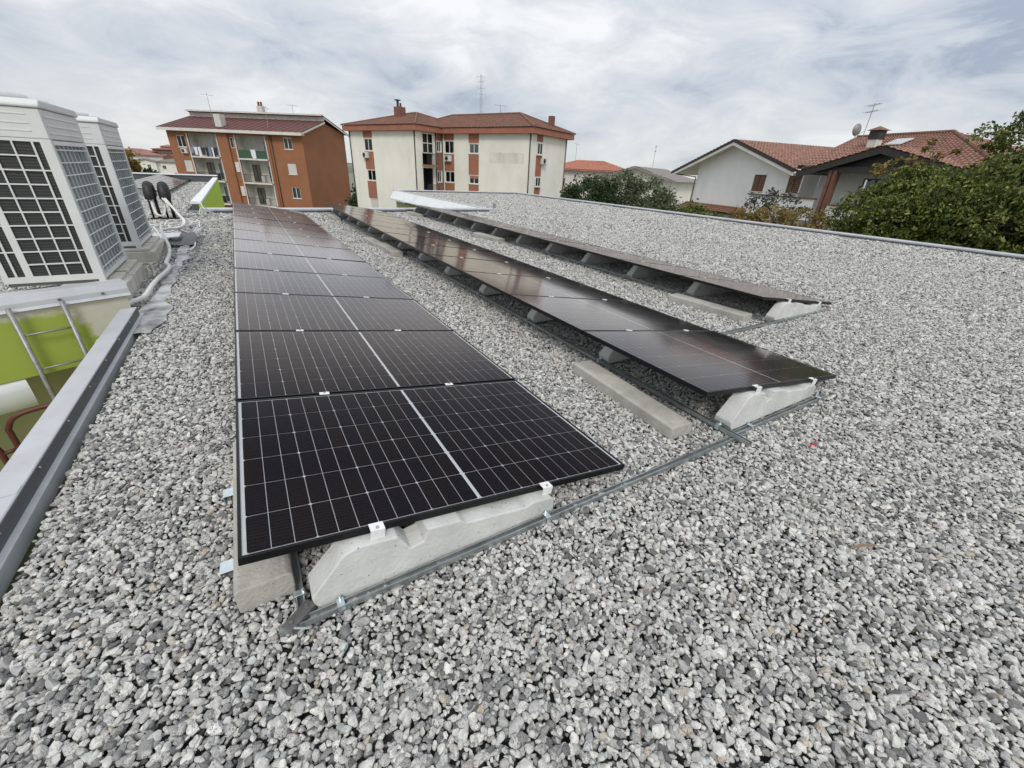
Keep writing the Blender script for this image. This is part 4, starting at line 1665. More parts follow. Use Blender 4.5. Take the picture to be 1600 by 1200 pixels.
# ------------------------------------------------------------------ cream apartment block (two staggered wings)
CRZ = math.atan2(-.907, .42)
cb = thing('apartment_block', 'cream apartment block with salmon window strips and brown hipped roof', 'building', (12.16, 55.39, G), CRZ)
EZ = 4.62
XB = 10.6      # length of the first wing
YB = 3.75      # set-back of the second wing
XE = 22.1
strips = []
q = MB(OZ)
hA = [(2.42, 3.78, 2.72, 3.90), (2.50, 3.90, -.25, .83), (2.55, 3.95, -3.3, -2.17)]
q.wall(0, XB, G, EZ, hA, 0, .14)
hB = [(11.0, 12.33, 2.80, 3.97), (11.0, 12.36, 0.0, 1.08), (14.43, 15.70, 2.86, 3.74), (14.43, 15.74, .02, .82), (11.0, 12.36, -3.0, -2.0), (14.43, 15.74, -3.0, -2.0)]
q.wall(XB, XE, G, EZ, hB, YB, .14)
q.poly([(XE, YB, G), (XE, 10.7, G), (XE, 10.7, EZ), (XE, YB, EZ)])
q.poly([(0, 10.0, G), (0, 0, G), (0, 0, EZ), (0, 10.0, EZ)])
q.poly([(0, 10, G), (0, 10, EZ), (XE, 10.7, EZ), (XE, 10.7, G)])
q.build('wall', M['cream'], cb)
for k, h_ in enumerate(hA):
    window(cb, *h_, 0, 'shutter' if k == 2 else ('curtain' if k == 0 else 'glass'))
for k, h_ in enumerate(hB):
    window(cb, *h_, YB, 'half' if k == 3 else ('curtain' if k == 0 else 'glass'))
# return wall between the wings, built in its own turned frame (local x = building y)
rt = obj('return_wall', None, cb, (XB, 0, 0), (0, 0, R(90)))
hR = [(.80, 2.35, 1.62, EZ - .1), (.80, 2.35, -1.30, 1.30), (3.0, 3.62, 2.9, 3.9), (3.0, 3.62, -.05, 1.05)]
q = MB(OZ)
q.wall(0, YB, G, EZ, hR, 0, .14)
q.build('wall', M['cream'], rt)
for h_ in hR[2:]:
    window(rt, *h_, 0, 'glass')
for zi, (x0, x1, zf, zt) in enumerate(hR[:2]):
    q = MB(OZ)
    D_ = 1.2
    q.poly([(x0, D_, zf), (x1, D_, zf), (x1, D_, zt), (x0, D_, zt)])
    q.poly([(x0, .142, zf), (x0, D_, zf), (x0, D_, zt), (x0, .142, zt)])
    q.poly([(x1, .142, zf), (x1, .142, zt), (x1, D_, zt), (x1, D_, zf)])
    q.poly([(x0, .142, zt), (x0, D_, zt), (x1, D_, zt), (x1, .142, zt)])
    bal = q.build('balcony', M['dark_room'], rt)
    q = MB(OZ)
    q.box(x0 - .1, x1 + .15, -.75, .3, zf - .14, zf)
    q.build('slab_edge', M['salmon'], bal)
    q = MB(OZ)
    for k in range(16):
        xx = x0 - .05 + k * (x1 - x0 + .15) / 15
        q.box(xx - .012, xx + .012, -.72, -.70, zf + .002, zf + 1.0)
    q.box(x0 - .06, x1 + .12, -.725, -.695, zf + 1.0, zf + 1.05)
    q.build('railing', M['iron'], bal)['kind'] = 'stuff'
    if zi == 0:      # glazed-in upper balcony
        q = MB(OZ)
        for a_, b_, c_, d_ in ((x0, x1, zf + 1.05, zf + 1.13), (x0, x1, zf + 1.95, zf + 2.02), (x0, x1, zt - .08, zt), (x0, x0 + .08, zf + 1.05, zt), (x1 - .08, x1, zf + 1.05, zt), ((x0 + x1) / 2 - .04, (x0 + x1) / 2 + .04, zf + 1.05, zt)):
            q.box(a_, b_, -.06, -.005, c_, d_)
        gz = q.build('glazing', M['win_frame'], bal)
        q = MB(OZ)
        q.box(x0, x1, -.03, -.024, zf + 1.13, zt - .08)
        q.build('pane', M['win_glass'], gz)
# salmon strips between the windows
def strip(par, x0, x1, z0, z1, y=0.0):
    q_ = MB(OZ)
    q_.box(x0, x1, y - .03, y - .003, z0, z1)
    o_ = q_.build('wall_panel', M['salmon'], par)


for a_, b_ in ((3.98, EZ - .01), (.90, 2.64), (-2.1, -.33), (G, -3.4)):
    strip(cb, 2.40, 3.88, a_, b_)
for a_, b_ in ((4.04, EZ - .01), (1.15, 2.72), (-1.9, -.08)):
    strip(cb, 10.98, 12.36, a_, b_, YB)
for a_, b_ in ((3.82, EZ - .01), (.90, 2.78), (-1.9, -.06)):
    strip(cb, 14.40, 15.74, a_, b_, YB)
for a_, b_ in ((3.97, EZ - .01), (1.12, 2.82), (-2.0, -.13)):
    strip(rt, 2.95, 3.70, a_, b_)
q = MB(OZ)
q.box(XB + 6.5, XB + 10.7, YB - .006, YB - .002, 2.05, 3.0)
o = q.build('repaired_patch', mat('grey_plaster_patch', (.68, .655, .58), .9, var=.12, scale=.8, stain=.3, stscale=.9), cb)
# right-hand end wall
et = obj('end_wall', None, cb, (XE, YB, 0), (0, 0, R(90)))
for z0, z1 in ((2.95, 3.97), (.13, .98), (-3.0, -2.1)):
    window(et, .98, 1.95, z0, z1, -.14, 'curtain' if z0 > 2 else 'glass')
for a_, b_ in ((4.05, EZ - .01), (1.05, 2.87), (-2.0, .05)):
    strip(et, .92, 2.0, a_, b_)
split_unit(cb, 2.35, 2.02)
split_unit(cb, 11.25, 2.05, YB)
split_unit(et, 1.75, 2.15)
for x, y in ((.12, -.08), (XB - .15, -.08), (XE - .12, YB - .08)):
    downpipe(cb, x, y, G, EZ)
downpipe(et, 6.8, -.08, G, EZ, 'brick')
downpipe(rt, 2.75, -.08, G, EZ)
downpipe(cb, 10.78, YB - .1, G, EZ)
# eaves and hipped roofs
ov = .48
FH = .50
def eave_ring(x0, x1, y0, y1):
    q_ = MB(OZ)
    q_.box(x0, x1, y0, y1, EZ + .002, EZ + FH)
    q_.build('eave_box', M['salmon'], cb)


eave_ring(-ov, XB + ov, -ov, 10.8)
eave_ring(XB + ov + .002, XE + ov, YB - ov, 11.4)
def hip(x0, x1, y0, y1, z0, xa, xb_, yr, zr):
    q_ = MB(OZ)
    A_, B_, C_, D_ = (x0, y0, z0), (x1, y0, z0), (x1, y1, z0), (x0, y1, z0)
    E_, F_ = (xa, yr, zr), (xb_, yr, zr)
    nr = 14
    tiled(q_, A_, B_, F_, E_, nr, .42, .03, .03)
    tiled(q_, B_, C_, F_, F_, nr, .42, .03, .03)
    tiled(q_, C_, D_, E_, F_, nr, .42, .03, .03)
    tiled(q_, D_, A_, E_, E_, nr, .42, .03, .03)
    r_ = q_.build('roof', M['brown_tile'], cb)
    for p0, p1 in ((A_, E_), (B_, F_), (C_, F_), (D_, E_), (E_, F_)):
        q2 = MB(OZ)
        q2.tube([(p0[0], p0[1], p0[2] + .06), (p1[0], p1[1], p1[2] + .06)], .09, 6)
        q2.build('ridge_tile', M['brown_tile'], r_)
    return r_


rA = hip(-ov - .1, XB + ov + .1, -ov - .1, 10.9, EZ + FH + .003, 5.0, 5.8, 5.0, 6.72)
rB = hip(6.0, XE + ov + .1, YB - ov - .1, 11.5, EZ + FH + .004, 9.0, 18.3, 7.25, 6.66)
q = MB(OZ)
q.box(4.4, 5.3, 2.9, 3.8, 5.8, 7.15)
c_ = q.build('chimney', M['brick'], rA)
q = MB(OZ)
q.tube([(4.65, 3.3, 7.15), (4.65, 3.3, 7.75)], .13, 8)
q.tube([(5.08, 3.3, 7.15), (5.08, 3.3, 7.5)], .10, 8)
q.build('flue', M['iron'], c_)
q = MB(OZ)
q.box(4.4, 4.9, 3.05, 3.55, 7.75, 7.83)
q.build('flue_cap', M['iron'], c_)
q = MB(OZ)
q.box(20.7, 21.2, 8.9, 9.4, 5.3, 6.6)
q.build('chimney', M['brick'], rB)


def cloc(x, y, z):
    c_, s_ = math.cos(CRZ), math.sin(CRZ)
    return (12.16 + x * c_ - y * s_, 55.39 + x * s_ + y * c_, z)


# lattice mast
lm = thing('lattice_mast', 'tall thin lattice mast standing on the cream block roof', 'aerial', cloc(13.2, 7.25, 6.6))
q = MB()
for a_ in range(3):
    th = a_ * 2.094
    q.tube([(.16 * math.cos(th), .16 * math.sin(th), 0), (.10 * math.cos(th), .10 * math.sin(th), 3.6)], .011, 4)
for k in range(14):
    z0 = k * .26
    for a_ in range(3):
        t0, t1 = a_ * 2.094, (a_ + 1) * 2.094
        q.tube([(.15 * math.cos(t0), .15 * math.sin(t0), z0), (.15 * math.cos(t1), .15 * math.sin(t1), z0 + .26)], .006, 3)
q.build('lattice', M['antenna'], lm)
for zz_, ln in ((3.4, .5), (2.4, .45), (1.9, .6), (3.0, .35)):
    q = MB()
    q.tube([(-ln, 0, zz_), (ln, .1, zz_ + .05)], .009, 4)
    q.tube([(-ln, 0, zz_ - .2), (-ln, 0, zz_ + .25)], .009, 4)
    q.tube([(ln, .1, zz_ - .2), (ln, .1, zz_ + .25)], .009, 4)
    q.build('arm', M['antenna'], lm)
aerial('roof_aerial', cloc(15.8, 7.25, 6.6), .9, 'pair of short masts on the ridge of the cream block', 2)

# ------------------------------------------------------------------ white house with clay tile roof
HRZ = R(-104.48)
hb = thing('house', 'white gabled house with red clay tiles and dark timber porch', 'house', (37.70, 27.68, G), HRZ)
SR, ZR, SL_ = 4.73, 4.46, .322
q = MB(OZ)
hh = [(6.95, 8.15, .84, 2.03), (10.25, 11.35, .88, 2.02)]
q.wall(0, 11.45, G, 2.28, hh, 0, .14)
zg = lambda s_: ZR - .12 - abs(s_ - SR) * SL_
q.poly([(0, 0, 2.281), (11.45, 0, 2.281), (10.9, 0, zg(10.9) if zg(10.9) > 2.29 else 2.30), (SR, 0, zg(SR)), (0, 0, zg(0))])
q.poly([(0, 12, G), (0, 0, G), (0, 0, zg(0)), (0, 12, zg(0))])
q.poly([(11.45, 0, G), (11.45, 1.5, G), (11.45, 1.5, 2.28), (11.45, 0, 2.28)])
q.build('wall', M['house_white'], hb)
for h_ in hh:
    ww = window(hb, *h_, 0, 'glass', frame=M['brown_wood'])
    n_ = 8
    for half in (0, 1):
        xa = h_[0] + .06 + half * (h_[1] - h_[0]) / 2
        xb_ = xa + (h_[1] - h_[0]) / 2 - .12
        q = MB(OZ)
        for k in range(n_):
            za = h_[2] + .08 + k * (h_[3] - h_[2] - .16) / n_
            q.box(xa, xb_, .03, .055, za, za + (h_[3] - h_[2] - .16) / n_ * .8)
        q.build('shutter', M['brown_wood'], ww)
q = MB(OZ)
yo = -.9
tiled(q, (-2.8, 12, zg(-2.8) + .15), (-2.8, yo, zg(-2.8) + .15), (SR, yo, ZR + .03), (SR, 12, ZR + .03), 20, .30, .05, .05)
tiled(q, (11.3, yo, zg(11.3) + .15), (11.3, 12, zg(11.3) + .15), (SR, 12, ZR + .03), (SR, yo, ZR + .03), 20, .30, .05, .05)
hr = q.build('roof', M['red_tile'], hb)
for s0, s1 in ((-2.85, SR), (SR, 11.3)):
    q = MB(OZ)
    q.thick([(s0, yo - .03, zg(s0) - .02), (s1, yo - .03, zg(s1) - .02), (s1, yo - .03, zg(s1) + .19), (s0, yo - .03, zg(s0) + .19)], (0, .05, 0))
    q.build('barge_board', M['dark_wood'], hr)
    q = MB(OZ)
    q.thick([(s0, yo - .01, zg(s0) - .24), (s1, yo - .01, zg(s1) - .24), (s1, yo - .01, zg(s1) - .025), (s0, yo - .01, zg(s0) - .025)], (0, .04, 0))
    q.build('barge_board', M['trim'], hr)
    q = MB(OZ)
    q.thick([(s0, yo + .035, zg(s0) - .06), (s1, yo + .035, zg(s1) - .06), (s1, -.003, zg(s1) - .06), (s0, -.003, zg(s0) - .06)], (0, 0, .06))
    q.build('soffit', M['trim'], hr)
q = MB(OZ)
q.tube([(-2.85, yo, zg(-2.85) + .05), (-2.85, 12, zg(-2.85) + .05)], .08, 8)
q.tube([(-2.6, yo + .2, zg(-2.85)), (-.05, -.1, 1.70), (-.1, -.12, -.6), (-1.0, -.6, -1.1)], .05, 8)
q.build('gutter', M['dark_wood'], hb)
q = MB(OZ)
q.thick([(-2.8, -.003, zg(-2.8) - .06), (-.003, -.003, zg(0) - .06), (-.003, 12, zg(0) - .06), (-2.8, 12, zg(-2.8) - .06)], (0, 0, .06))
q.build('soffit', M['trim'], hr)
# canopy below the gable
q = MB(OZ)
tiled(q, (-.6, -1.1, -.95), (8.2, -1.1, -.95), (8.2, -.01, -.48), (-.6, -.01, -.48), 4, .28, .05, .05)
q.build('canopy_roof', M['brown_tile'], hb)
q = MB(OZ)
q.box(-.55, 8.15, -1.05, -.02, -1.08, -.97)
q.build('canopy_soffit', M['dark_wood'], hb)
# balcony wall
q = MB(OZ)
q.box(8.3, 14.0, -1.35, -1.2, -.7, .62)
q.box(8.3, 8.45, -1.198, -.003, -.7, .62)
bw = q.build('balcony_wall', M['house_white'], hb)
q = MB(OZ)
q.box(8.2, 14.0, -1.42, -1.13, .622, .70)
q.build('wall_cap', M['brown_wood'], bw)
# porch volume
q = MB(OZ)
q.wall(11.46, 24, G, 2.4, [(14.6, 16.2, .35, 2.0)], 1.5, .14)
q.build('wall', M['house_white'], hb)
window(hb, 14.6, 16.2, .35, 2.0, 1.5, 'glass', frame=M['brown_wood'])
for sx in (14.75, 20.3):
    q = MB(OZ)
    q.box(sx - .24, sx - .02, -1.55, -1.2, G, 2.35)
    q.box(sx + .06, sx + .30, -1.55, -1.2, G, 2.35)
    q.build('pillar', M['brick'], hb)
q = MB(OZ)
q.box(15.1, 23, -1.5, -1.35, -.8, .35)
pb = q.build('balcony_wall', M['house_white'], hb)
q = MB(OZ)
q.box(15.07, 23, -1.55, -1.3, .352, .44)
q.build('wall_cap', M['brick'], pb)
gz = lambda s_: 3.55 - abs(s_ - 17.4) * .265
for s0, s1 in ((12.3, 17.4), (17.4, 22.6)):
    q = MB(OZ)
    q.thick([(s0, -1.75, gz(s0) - .34), (s1, -1.75, gz(s1) - .34), (s1, -1.75, gz(s1) + .02), (s0, -1.75, gz(s0) + .02)], (0, .07, 0))
    bb = q.build('barge_board', M['dark_wood'], hb)
    q = MB(OZ)
    q.thick([(s0, -1.68, gz(s0) - .10), (s1, -1.68, gz(s1) - .10), (s1, 1.48, gz(s1) - .10), (s0, 1.48, gz(s0) - .10)], (0, 0, .08))
    q.build('soffit', M['dark_wood'], bb)
    q = MB(OZ)
    if s0 < 17:
        tiled(q, (s0, 2.6, gz(s0)), (s0, -1.8, gz(s0)), (s1, -1.8, gz(s1)), (s1, 2.6, gz(s1)), 14, .30, .05, .05)
    else:
        tiled(q, (s1, -1.8, gz(s1)), (s1, 2.6, gz(s1)), (s0, 2.6, gz(s0)), (s0, -1.8, gz(s0)), 14, .30, .05, .05)
    q.build('roof', M['red_tile'], hb)
q = MB(OZ)
q.box(12.4, 22.5, 1.30, 1.47, 2.3, 2.75)
q.box(12.5, 22.4, -1.5, -1.3, 2.20, 2.55)
q.build('porch_beam', M['dark_wood'], hb)
q = MB(OZ)
q.thick([(12.9, -1.25, 2.4), (21.9, -1.25, 2.4), (17.4, -1.25, gz(17.4) - .12)], (0, .06, 0))
q.build('porch_shade_panel', M['dark_wood'], hb)  # dark panel added to stand in for the shade inside the porch
q = MB(OZ)
q.box(12.5, 22.4, -1.28, 1.46, 2.30, 2.36)
q.build('porch_shade_ceiling', M['dark_wood'], hb)  # dark ceiling added so the porch interior looks shaded
# main roof behind
q = MB(OZ)
tiled(q, (11.25, -.6, 2.62), (22.4, -.6, 2.62), (16.2, 5.2, 4.72), (10.2, 5.2, 4.72), 18, .30, .05, .05)
tiled(q, (22.4, -.6, 2.62), (22.4, 11, 2.62), (16.2, 5.2, 4.72), (16.2, 5.2, 4.72), 18, .30, .05, .05)
mr = q.build('roof', M['red_tile'], hb)
q = MB(OZ)
q.thick([(11.2, -.6, 2.4), (10.15, 5.2, 4.5), (10.15, 5.2, 4.80), (11.2, -.6, 2.70)], (.05, 0, 0))
q.tube([(22.4, -.6, 2.70), (16.2, 5.2, 4.80), (10.2, 5.2, 4.80)], .10, 6)
q.build('ridge_tile', M['brown_tile'], mr)
q = MB(OZ)
q.box(13.0, 13.55, 2.7, 3.25, 3.6, 4.35)
cs = q.build('chimney', M['trim'], mr)
q = MB(OZ)
q.box(12.95, 13.60, 2.65, 3.3, 4.352, 4.85)
q.build('chimney_head', M['dark_wood'], cs)
q = MB(OZ)
q.add([(12.80, 2.5, 4.86), (13.75, 2.5, 4.86), (13.75, 3.45, 4.86), (12.80, 3.45, 4.86), (13.27, 2.97, 5.12)], [(0, 1, 4), (1, 2, 4), (2, 3, 4), (3, 0, 4), (3, 2, 1, 0)])
q.build('chimney_cap', M['brown_tile'], cs)
q = MB(OZ)
nz = lambda y_: 2.62 + (y_ + .6) / 5.8 * 2.10 + .12
q.thick([(14.0, 2.9, nz(2.9)), (15.0, 2.9, nz(2.9)), (15.0, 3.9, nz(3.9)), (14.0, 3.9, nz(3.9))], (0, 0, .05))
sk = q.build('skylight', M['shutter_white'], mr)
q = MB(OZ)
q.thick([(14.08, 2.98, nz(2.98) + .052), (14.92, 2.98, nz(2.98) + .052), (14.92, 3.82, nz(3.82) + .052), (14.08, 3.82, nz(3.82) + .052)], (0, 0, .006))
q.build('pane', M['coping'], sk)


def hloc(x, y, z):
    c_, s_ = math.cos(HRZ), math.sin(HRZ)
    return (37.70 + x * c_ - y * s_, 27.68 + x * s_ + y * c_, z)


aerial('roof_aerial', hloc(10.75, 5.0, 4.5), 2.3, 'two-armed aerial on the clay tile roof above the dish', 6, .9, True)
dt = thing('satellite_dish', 'grey satellite dish on the clay tile roof by the chimney', 'satellite dish', hloc(10.7, 4.4, 4.6))
q = MB()
vs, fs = [], []
for r_ in range(5):
    for k in range(18):
        a_ = 2 * math.pi * k / 18
        rr_ = .38 * r_ / 4
        vs.append((rr_ * math.cos(a_) * .92, .25 * (rr_ / .38) ** 2 * .5, .55 + rr_ * math.sin(a_)))
for r_ in range(4):
    for k in range(18):
        fs.append((r_ * 18 + k, r_ * 18 + (k + 1) % 18, (r_ + 1) * 18 + (k + 1) % 18, (r_ + 1) * 18 + k))
q.add(vs, fs)
o = q.build('reflector', M['dish'], dt, True)
o.rotation_euler = (0, 0, R(-20))
s_ = o.modifiers.new('solid', 'SOLIDIFY')
s_.thickness = .02
q = MB()
q.tube([(0, .05, 0), (0, .05, .5)], .03, 6)
q.tube([(0, 0, .2), (0, -.4, .45)], .015, 5)
q.build('bracket', M['antenna'], dt)


# ------------------------------------------------------------------ other houses
def cottage(loc, rz, Lx, Ly, zw, zr, wallm, roofm, label, over=.5, hipped=False, wins_=()):
    b = thing('house', label, 'house', (loc[0], loc[1], G), rz, 'houses beyond the roof')
    q = MB(OZ)
    if hipped:
        q.wall(0, Lx, G, zw, [w_[:4] for w_ in wins_], 0, .14)
        q.poly([(Lx, 0, G), (Lx, Ly, G), (Lx, Ly, zw), (Lx, 0, zw)])
        q.poly([(0, Ly, G), (0, 0, G), (0, 0, zw), (0, Ly, zw)])
    else:
        q.wall(0, Lx, G, zw, [w_[:4] for w_ in wins_], 0, .14)
        q.poly([(0, 0, zw), (Lx, 0, zw), (Lx / 2, 0, zr - .1)])
        q.poly([(Lx, 0, G), (Lx, Ly, G), (Lx, Ly, zw), (Lx, 0, zw)])
        q.poly([(0, Ly, G), (0, 0, G), (0, 0, zw), (0, Ly, zw)])
    q.build('wall', wallm, b)
    for w_ in wins_:
        window(b, *w_[:4], 0, w_[4] if len(w_) > 4 else 'glass')
    q = MB(OZ)
    o_ = over
    if hipped:
        A_, B_, C_, D_ = (-o_, -o_, zw), (Lx + o_, -o_, zw), (Lx + o_, Ly + o_, zw), (-o_, Ly + o_, zw)
        r_ = min(Lx, Ly) / 2
        E_, F_ = (r_, Ly / 2, zr), (max(Lx - r_, r_ + .1), Ly / 2, zr)
        for pq in ((A_, B_, F_, E_), (B_, C_, F_, F_), (C_, D_, E_, F_), (D_, A_, E_, E_)):
            tiled(q, *pq, 10, .5, .04, .04)
        q.box(-o_, Lx + o_, -o_, Ly + o_, zw - .14, zw - .003)
    else:
        sl = (zr - zw) / (Lx / 2)
        ze_ = zw - o_ * sl
        tiled(q, (-o_, Ly + o_, ze_), (-o_, -o_, ze_), (Lx / 2, -o_, zr), (Lx / 2, Ly + o_, zr), 10, .5, .04, .04)
        tiled(q, (Lx + o_, -o_, ze_), (Lx + o_, Ly + o_, ze_), (Lx / 2, Ly + o_, zr), (Lx / 2, -o_, zr), 10, .5, .04, .04)
        for s0, s1, za, zb in ((-o_, Lx / 2, ze_, zr), (Lx / 2, Lx + o_, zr, ze_)):
            q.thick([(s0, -o_, za - .22), (s1, -o_, zb - .22), (s1, -o_, zb - .004), (s0, -o_, za - .004)], (0, .06, 0))
    q.build('roof', roofm, b)
    return b


cottage((44.3, 62.0), R(-46), 13, 9, 2.1, 3.55, M['trim'], M['red_roof'], 'house with red hipped roof behind the evergreen trees', .7, True, [(2.0, 3.2, -.6, .8), (6, 7.2, -.6, .8)])
cottage((46.6, 51.2), R(-66), 10.5, 12, 1.25, 2.75, M['cream'], M['grey_roof'], 'pale gabled house with grey roof beyond the olive tree', .8, False, [(6.9, 7.8, -.2, .9)])
cottage((-31.5, 206), R(4), 10.5, 9, .75, 2.0, M['white_plaster'], M['pink_roof'], 'far house with faded pink roof left of the orange block', .6, True)
cottage((-25.0, 177), R(3), 5.0, 9, -.72, -.12, M['cream'], M['grey_roof'], 'small beige gabled house in front of the pink roof', .4, False, [(2.8, 3.6, -2.9, -1.7)])
cottage((-20.2, 178), R(4), 8.5, 9, -.85, .12, M['cream'], M['grey_roof'], 'small beige house tucked against the orange block', .4, True, [(1.5, 2.4, -2.8, -1.8)])
cottage((-38, 236), R(3), 12, 9, 2.0, 2.8, M['brick'], M['pink_roof'], 'far brick-red building with a low pale roof', .5, True, [(6.5, 7.6, .6, 1.7), (8.6, 9.7, .6, 1.7)])
tb = cottage((-27.0, 240), R(3), 13, 9, 3.0, 3.7, M['brick'], M['pink_roof'], 'far red turreted building beside the orange block', .5, True, [(3.0, 4.2, 1.0, 2.2), (5.8, 7.0, 1.0, 2.2)])
q = MB(OZ)
q.box(2.8, 8.2, 2.5, 6.5, 3.2, 4.1)
q.add([(2.4, 2.1, 4.11), (8.6, 2.1, 4.11), (8.6, 6.9, 4.11), (2.4, 6.9, 4.11), (5.5, 4.5, 4.95)], [(0, 1, 4), (1, 2, 4), (2, 3, 4), (3, 0, 4), (3, 2, 1, 0)])
q.build('turret', M['pink_roof'], tb)
cottage((62.5, 56.5), R(-60), 9, 7, -2.3, -1.0, M['house_white'], M['red_roof'], 'low red-roofed house down the slope before the hills', .5, True)
aerial('roof_aerial', (44.5, 55.0, 2.6), 3.0, 'thin aerial above the red hipped roof', 4, .4)
aerial('roof_aerial', (53.0, 47.5, 2.2), 3.4, 'thin aerial above the grey gabled roof', 4, .8, True)


# ------------------------------------------------------------------ trees and shrubs
def leaf_mesh(pts, size, elong=1.6, droop=.3):
    """one leaf-shaped pair of triangles per point"""
    n_ = len(pts)
    s_ = size * np.exp(RNG.normal(0, .25, n_))
    a_ = RNG.uniform(0, 2 * np.pi, n_)
    el = RNG.normal(-droop, .5, n_)
    d1 = np.stack([np.cos(a_) * np.cos(el), np.sin(a_) * np.cos(el), np.sin(el)], 1)
    r_ = RNG.normal(size=(n_, 3))
    d2 = np.cross(d1, r_)
    d2 /= np.linalg.norm(d2, axis=1)[:, None] + 1e-9
    L_ = (s_ * elong / 2)[:, None]
    W_ = (s_ / 2)[:, None]
    V = np.stack([pts - d1 * L_, pts + d2 * W_, pts + d1 * L_, pts - d2 * W_], 1).reshape(-1, 3)
    return V


def build_leaves(name, V, m, parent):
    n_ = len(V) // 4
    me_ = bpy.data.meshes.new(name)
    me_.vertices.add(len(V))
    me_.vertices.foreach_set('co', V.astype(np.float32).ravel())
    me_.loops.add(len(V))
    me_.loops.foreach_set('vertex_index', np.arange(len(V), dtype=np.int32))
    me_.polygons.add(n_)
    me_.polygons.foreach_set('loop_start', np.arange(0, len(V), 4, dtype=np.int32))
    me_.polygons.foreach_set('loop_total', np.full(n_, 4, dtype=np.int32))
    me_.materials.append(m)
    me_.update(calc_edges=True)
    me_.validate()
    return obj(name, me_, parent)


def tree(name, label, cat, base, blobs, count, leaf, m, trunk_r=.16, group=None, elong=1.6, twigs=True, clump=.45, droop=.3, bare=0):
    """blobs: ellipsoids (dx,dy,z,rx,ry,rz) in world z; leaves gather in clumps over the blobs' outer shells"""
    t = thing(name, label, cat, (base[0], base[1], G), 0, group)
    vol = np.array([b_[3] * b_[4] * b_[5] for b_ in blobs]) ** .75
    vol = vol / vol.sum()
    allp = []
    tr = MB(OZ)
    zmin = min(b_[2] - b_[5] for b_ in blobs)
    fork = (0, 0, max(G + 1.2, zmin - .3))
    tr.tube([(0, 0, G), (.05, 0, (G + fork[2]) / 2), fork], [trunk_r, trunk_r * .85, trunk_r * .7], 8)
    for b_, v_ in zip(blobs, vol):
        nl = int(count * v_)
        ncl = max(6, int(nl / 34))
        dv = RNG.normal(size=(ncl, 3))
        dv /= np.linalg.norm(dv, axis=1)[:, None]
        rr_ = RNG.uniform(.45, 1.05, ncl) ** .6
        cen = np.array(b_[:3]) + dv * rr_[:, None] * np.array(b_[3:6])
        csz = clump * RNG.uniform(.5, 1.3, ncl)
        idx = RNG.integers(0, ncl, nl)
        p_ = cen[idx] + RNG.normal(size=(nl, 3)) * (csz[idx] * .5)[:, None] * np.array([1, 1, .7])
        allp.append(p_)
        c0 = Vector(b_[:3])
        tr.tube([fork, tuple(Vector(fork).lerp(c0, .5) + Vector((0, 0, .2))), tuple(c0)], [trunk_r * .6, trunk_r * .4, trunk_r * .2], 6)
        for k in range(min(ncl, 7 if twigs else 0) + bare):
            j = k % ncl
            mid = c0.lerp(Vector(cen[j]), .55) + Vector((0, 0, .12))
            tr.tube([tuple(c0), tuple(mid), tuple(cen[j])], [trunk_r * .20, trunk_r * .13, .012], 5)
    tr.build('trunk', M['bark'], t, True)
    P = np.concatenate(allp)
    P = P - np.array([0, 0, G])
    build_leaves('crown', leaf_mesh(P, leaf, elong, droop), m, t)
    return t


tree('evergreen_tree', 'dark dense evergreen tree just beyond the roof edge', 'tree', (20.2, 22.3), [(0, 0, -.55, 1.7, 1.7, 2.0), (-.9, .8, -.9, 1.1, 1.1, 1.7), (.9, -.7, -.4, 1.1, 1.1, 1.8), (.2, 0, -2.6, 2.0, 2.0, 2.0)], 28000, .085, M['leaf_dark'], .2, 'trees beyond the gravel roof', 1.7, True, .38)
tree('olive_tree', 'silvery olive tree beside the dark evergreen', 'tree', (22.9, 20.0), [(0, 0, -.35, 1.7, 1.7, 1.9), (1.0, -1.0, -.95, 1.1, 1.1, 1.5), (-1.0, .9, -.05, 1.1, 1.1, 1.75), (.4, -.4, -2.4, 2.2, 2.2, 1.9)], 26000, .075, M['leaf_olive'], .2, 'trees beyond the gravel roof', 2.6, True, .40)
tree('leafy_shrub', 'green broad-leaved shrub at the foot of the olive tree', 'shrub', (24.0, 16.9), [(0, 0, -1.2, 1.2, 1.2, 1.2), (.8, -1, -1.6, 1.0, 1.0, 1.2)], 5000, .12, M['leaf_green'], .1, 'shrubs beyond the gravel roof', 1.8, True, .4)
tree('autumn_shrub', 'orange and yellow autumn shrub below the white house', 'shrub', (24.2, 11.9), [(0, 0, -.40, 1.2, 1.4, .80), (.2, -1.5, -.45, 1.1, 1.3, .85), (-.5, 1.5, -.7, 1.1, 1.3, .75), (.2, 0, -2.2, 2.0, 2.6, 1.5)], 15000, .075, M['leaf_autumn'], .12, 'shrubs beyond the gravel roof', 1.8, True, .34)
tree('bare_shrub', 'thin grey-leaved shrub with bare twigs before the white house', 'shrub', (25.9, 13.0), [(0, 0, .50, .7, .7, .75), (-.3, 1.0, .15, .6, .6, .7), (.2, -.8, .2, .6, .6, .6)], 1300, .075, M['leaf_dry'], .06, 'shrubs beyond the gravel roof', 1.8, True, .28, .1, 22)
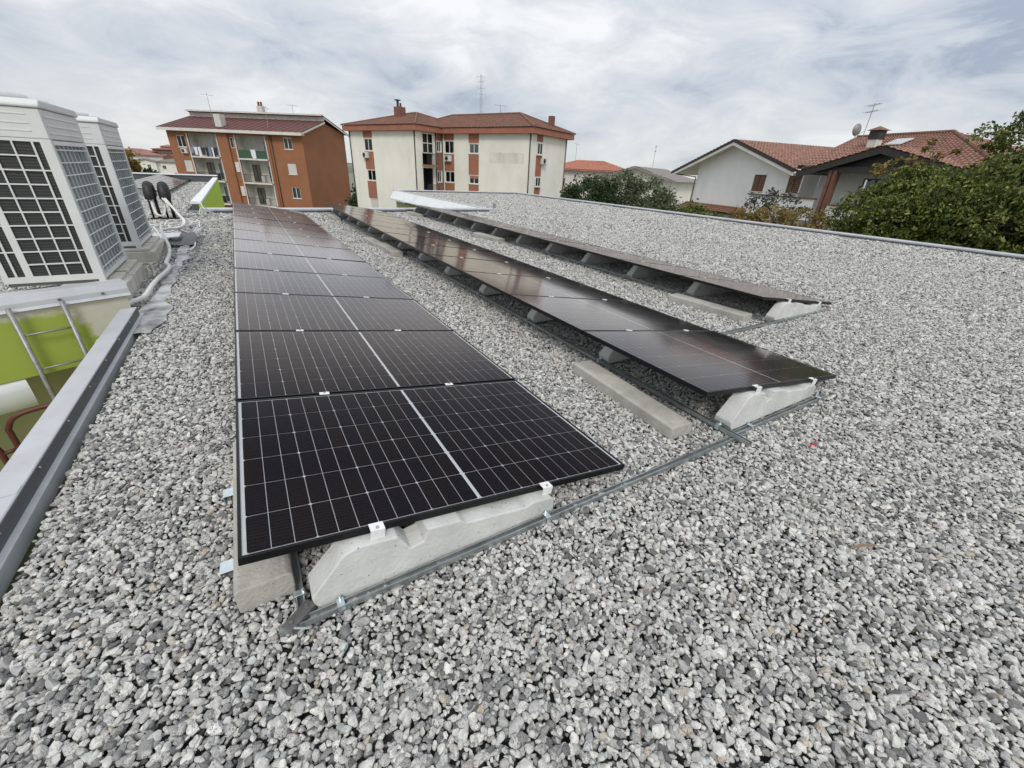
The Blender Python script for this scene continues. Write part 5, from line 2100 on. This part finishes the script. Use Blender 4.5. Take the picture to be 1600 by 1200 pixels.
tree('broadleaf_tree', 'big broad-leaved tree with yellow-green tips hiding the porch', 'tree', (25.0, 6.2),
     [(0, 0, .8, 2.0, 2.0, 1.5), (-.3, 2.0, .2, 1.1, 1.2, 1.3), (.3, -2.4, 1.2, 2.0, 2.1, 1.7), (-.2, .9, 1.5, .9, 1.0, .9), (.3, -4.6, 1.6, 2.0, 2.2, 1.9), (0, 0, -1.2, 2.4, 2.4, 1.7), (0, -4, -1.2, 2.6, 3.2, 2.0), (-1.2, .5, .1, 1.1, 1.4, 1.4), (-1.3, -2.5, .2, 1.1, 1.8, 1.6), (-1.5, -5, .4, 1.1, 1.8, 1.6)],
     125000, .066, M['leaf_green'], .28, 'trees beyond the gravel roof', 2.2, True, .30, .6)
tree('tall_tree', 'taller loose tree with open sky between its upper sprays', 'tree', (26.4, 3.9), [(0, .2, 3.0, 1.2, 1.5, 1.0), (0, -1.0, 4.0, 1.3, 1.5, 1.1), (-.2, 1.5, 3.5, .6, .8, .6), (.2, -2.8, 3.6, 1.6, 1.8, 1.5), (-.1, .9, 4.2, .4, .5, .4), (.3, -4.2, 4.4, 1.4, 1.5, 1.3)], 14000, .075, M['leaf_green'], .2, 'trees beyond the gravel roof', 2.0, True, .26, .5, 10)
tree('reddish_sapling', 'thin reddish-leaved sapling poking above the big tree', 'tree', (26.0, 8.3), [(0, 0, 2.0, .7, .9, .9), (0, -1.3, 2.5, .7, 1.0, .9)], 900, .085, M['leaf_autumn'], .08, 'trees beyond the gravel roof', 2.0, True, .25, .4, 8)
tree('small_evergreen', 'small dark evergreen between the orange and cream blocks', 'tree', (13.4, 58.0), [(0, 0, -2.4, 1.0, 1.0, 1.5), (-.5, 0, -3.4, 1.2, 1.2, 1.4)], 2500, .22, M['leaf_dark'], .15, 'distant trees', 1.5, True, .5)
tree('yellowing_tree', 'yellowing tree behind the second air conditioner', 'tree', (-10.2, 66.0), [(0, 0, .2, 1.1, 1.1, 1.6), (.9, 0, -1.2, 1.2, 1.2, 1.3), (-.6, 0, -1.5, 1.6, 1.5, 1.4)], 3500, .25, M['leaf_autumn'], .18, 'distant trees', 1.5, True, .5)
tree('round_bush', 'dark round bush before the small beige house', 'shrub', (-8.6, 70.0), [(0, 0, -1.6, 1.4, 1.2, 1.2), (2.2, .5, -2.0, 1.4, 1.2, .9)], 2200, .25, M['leaf_dark'], .12, 'distant trees', 1.5, True, .5)
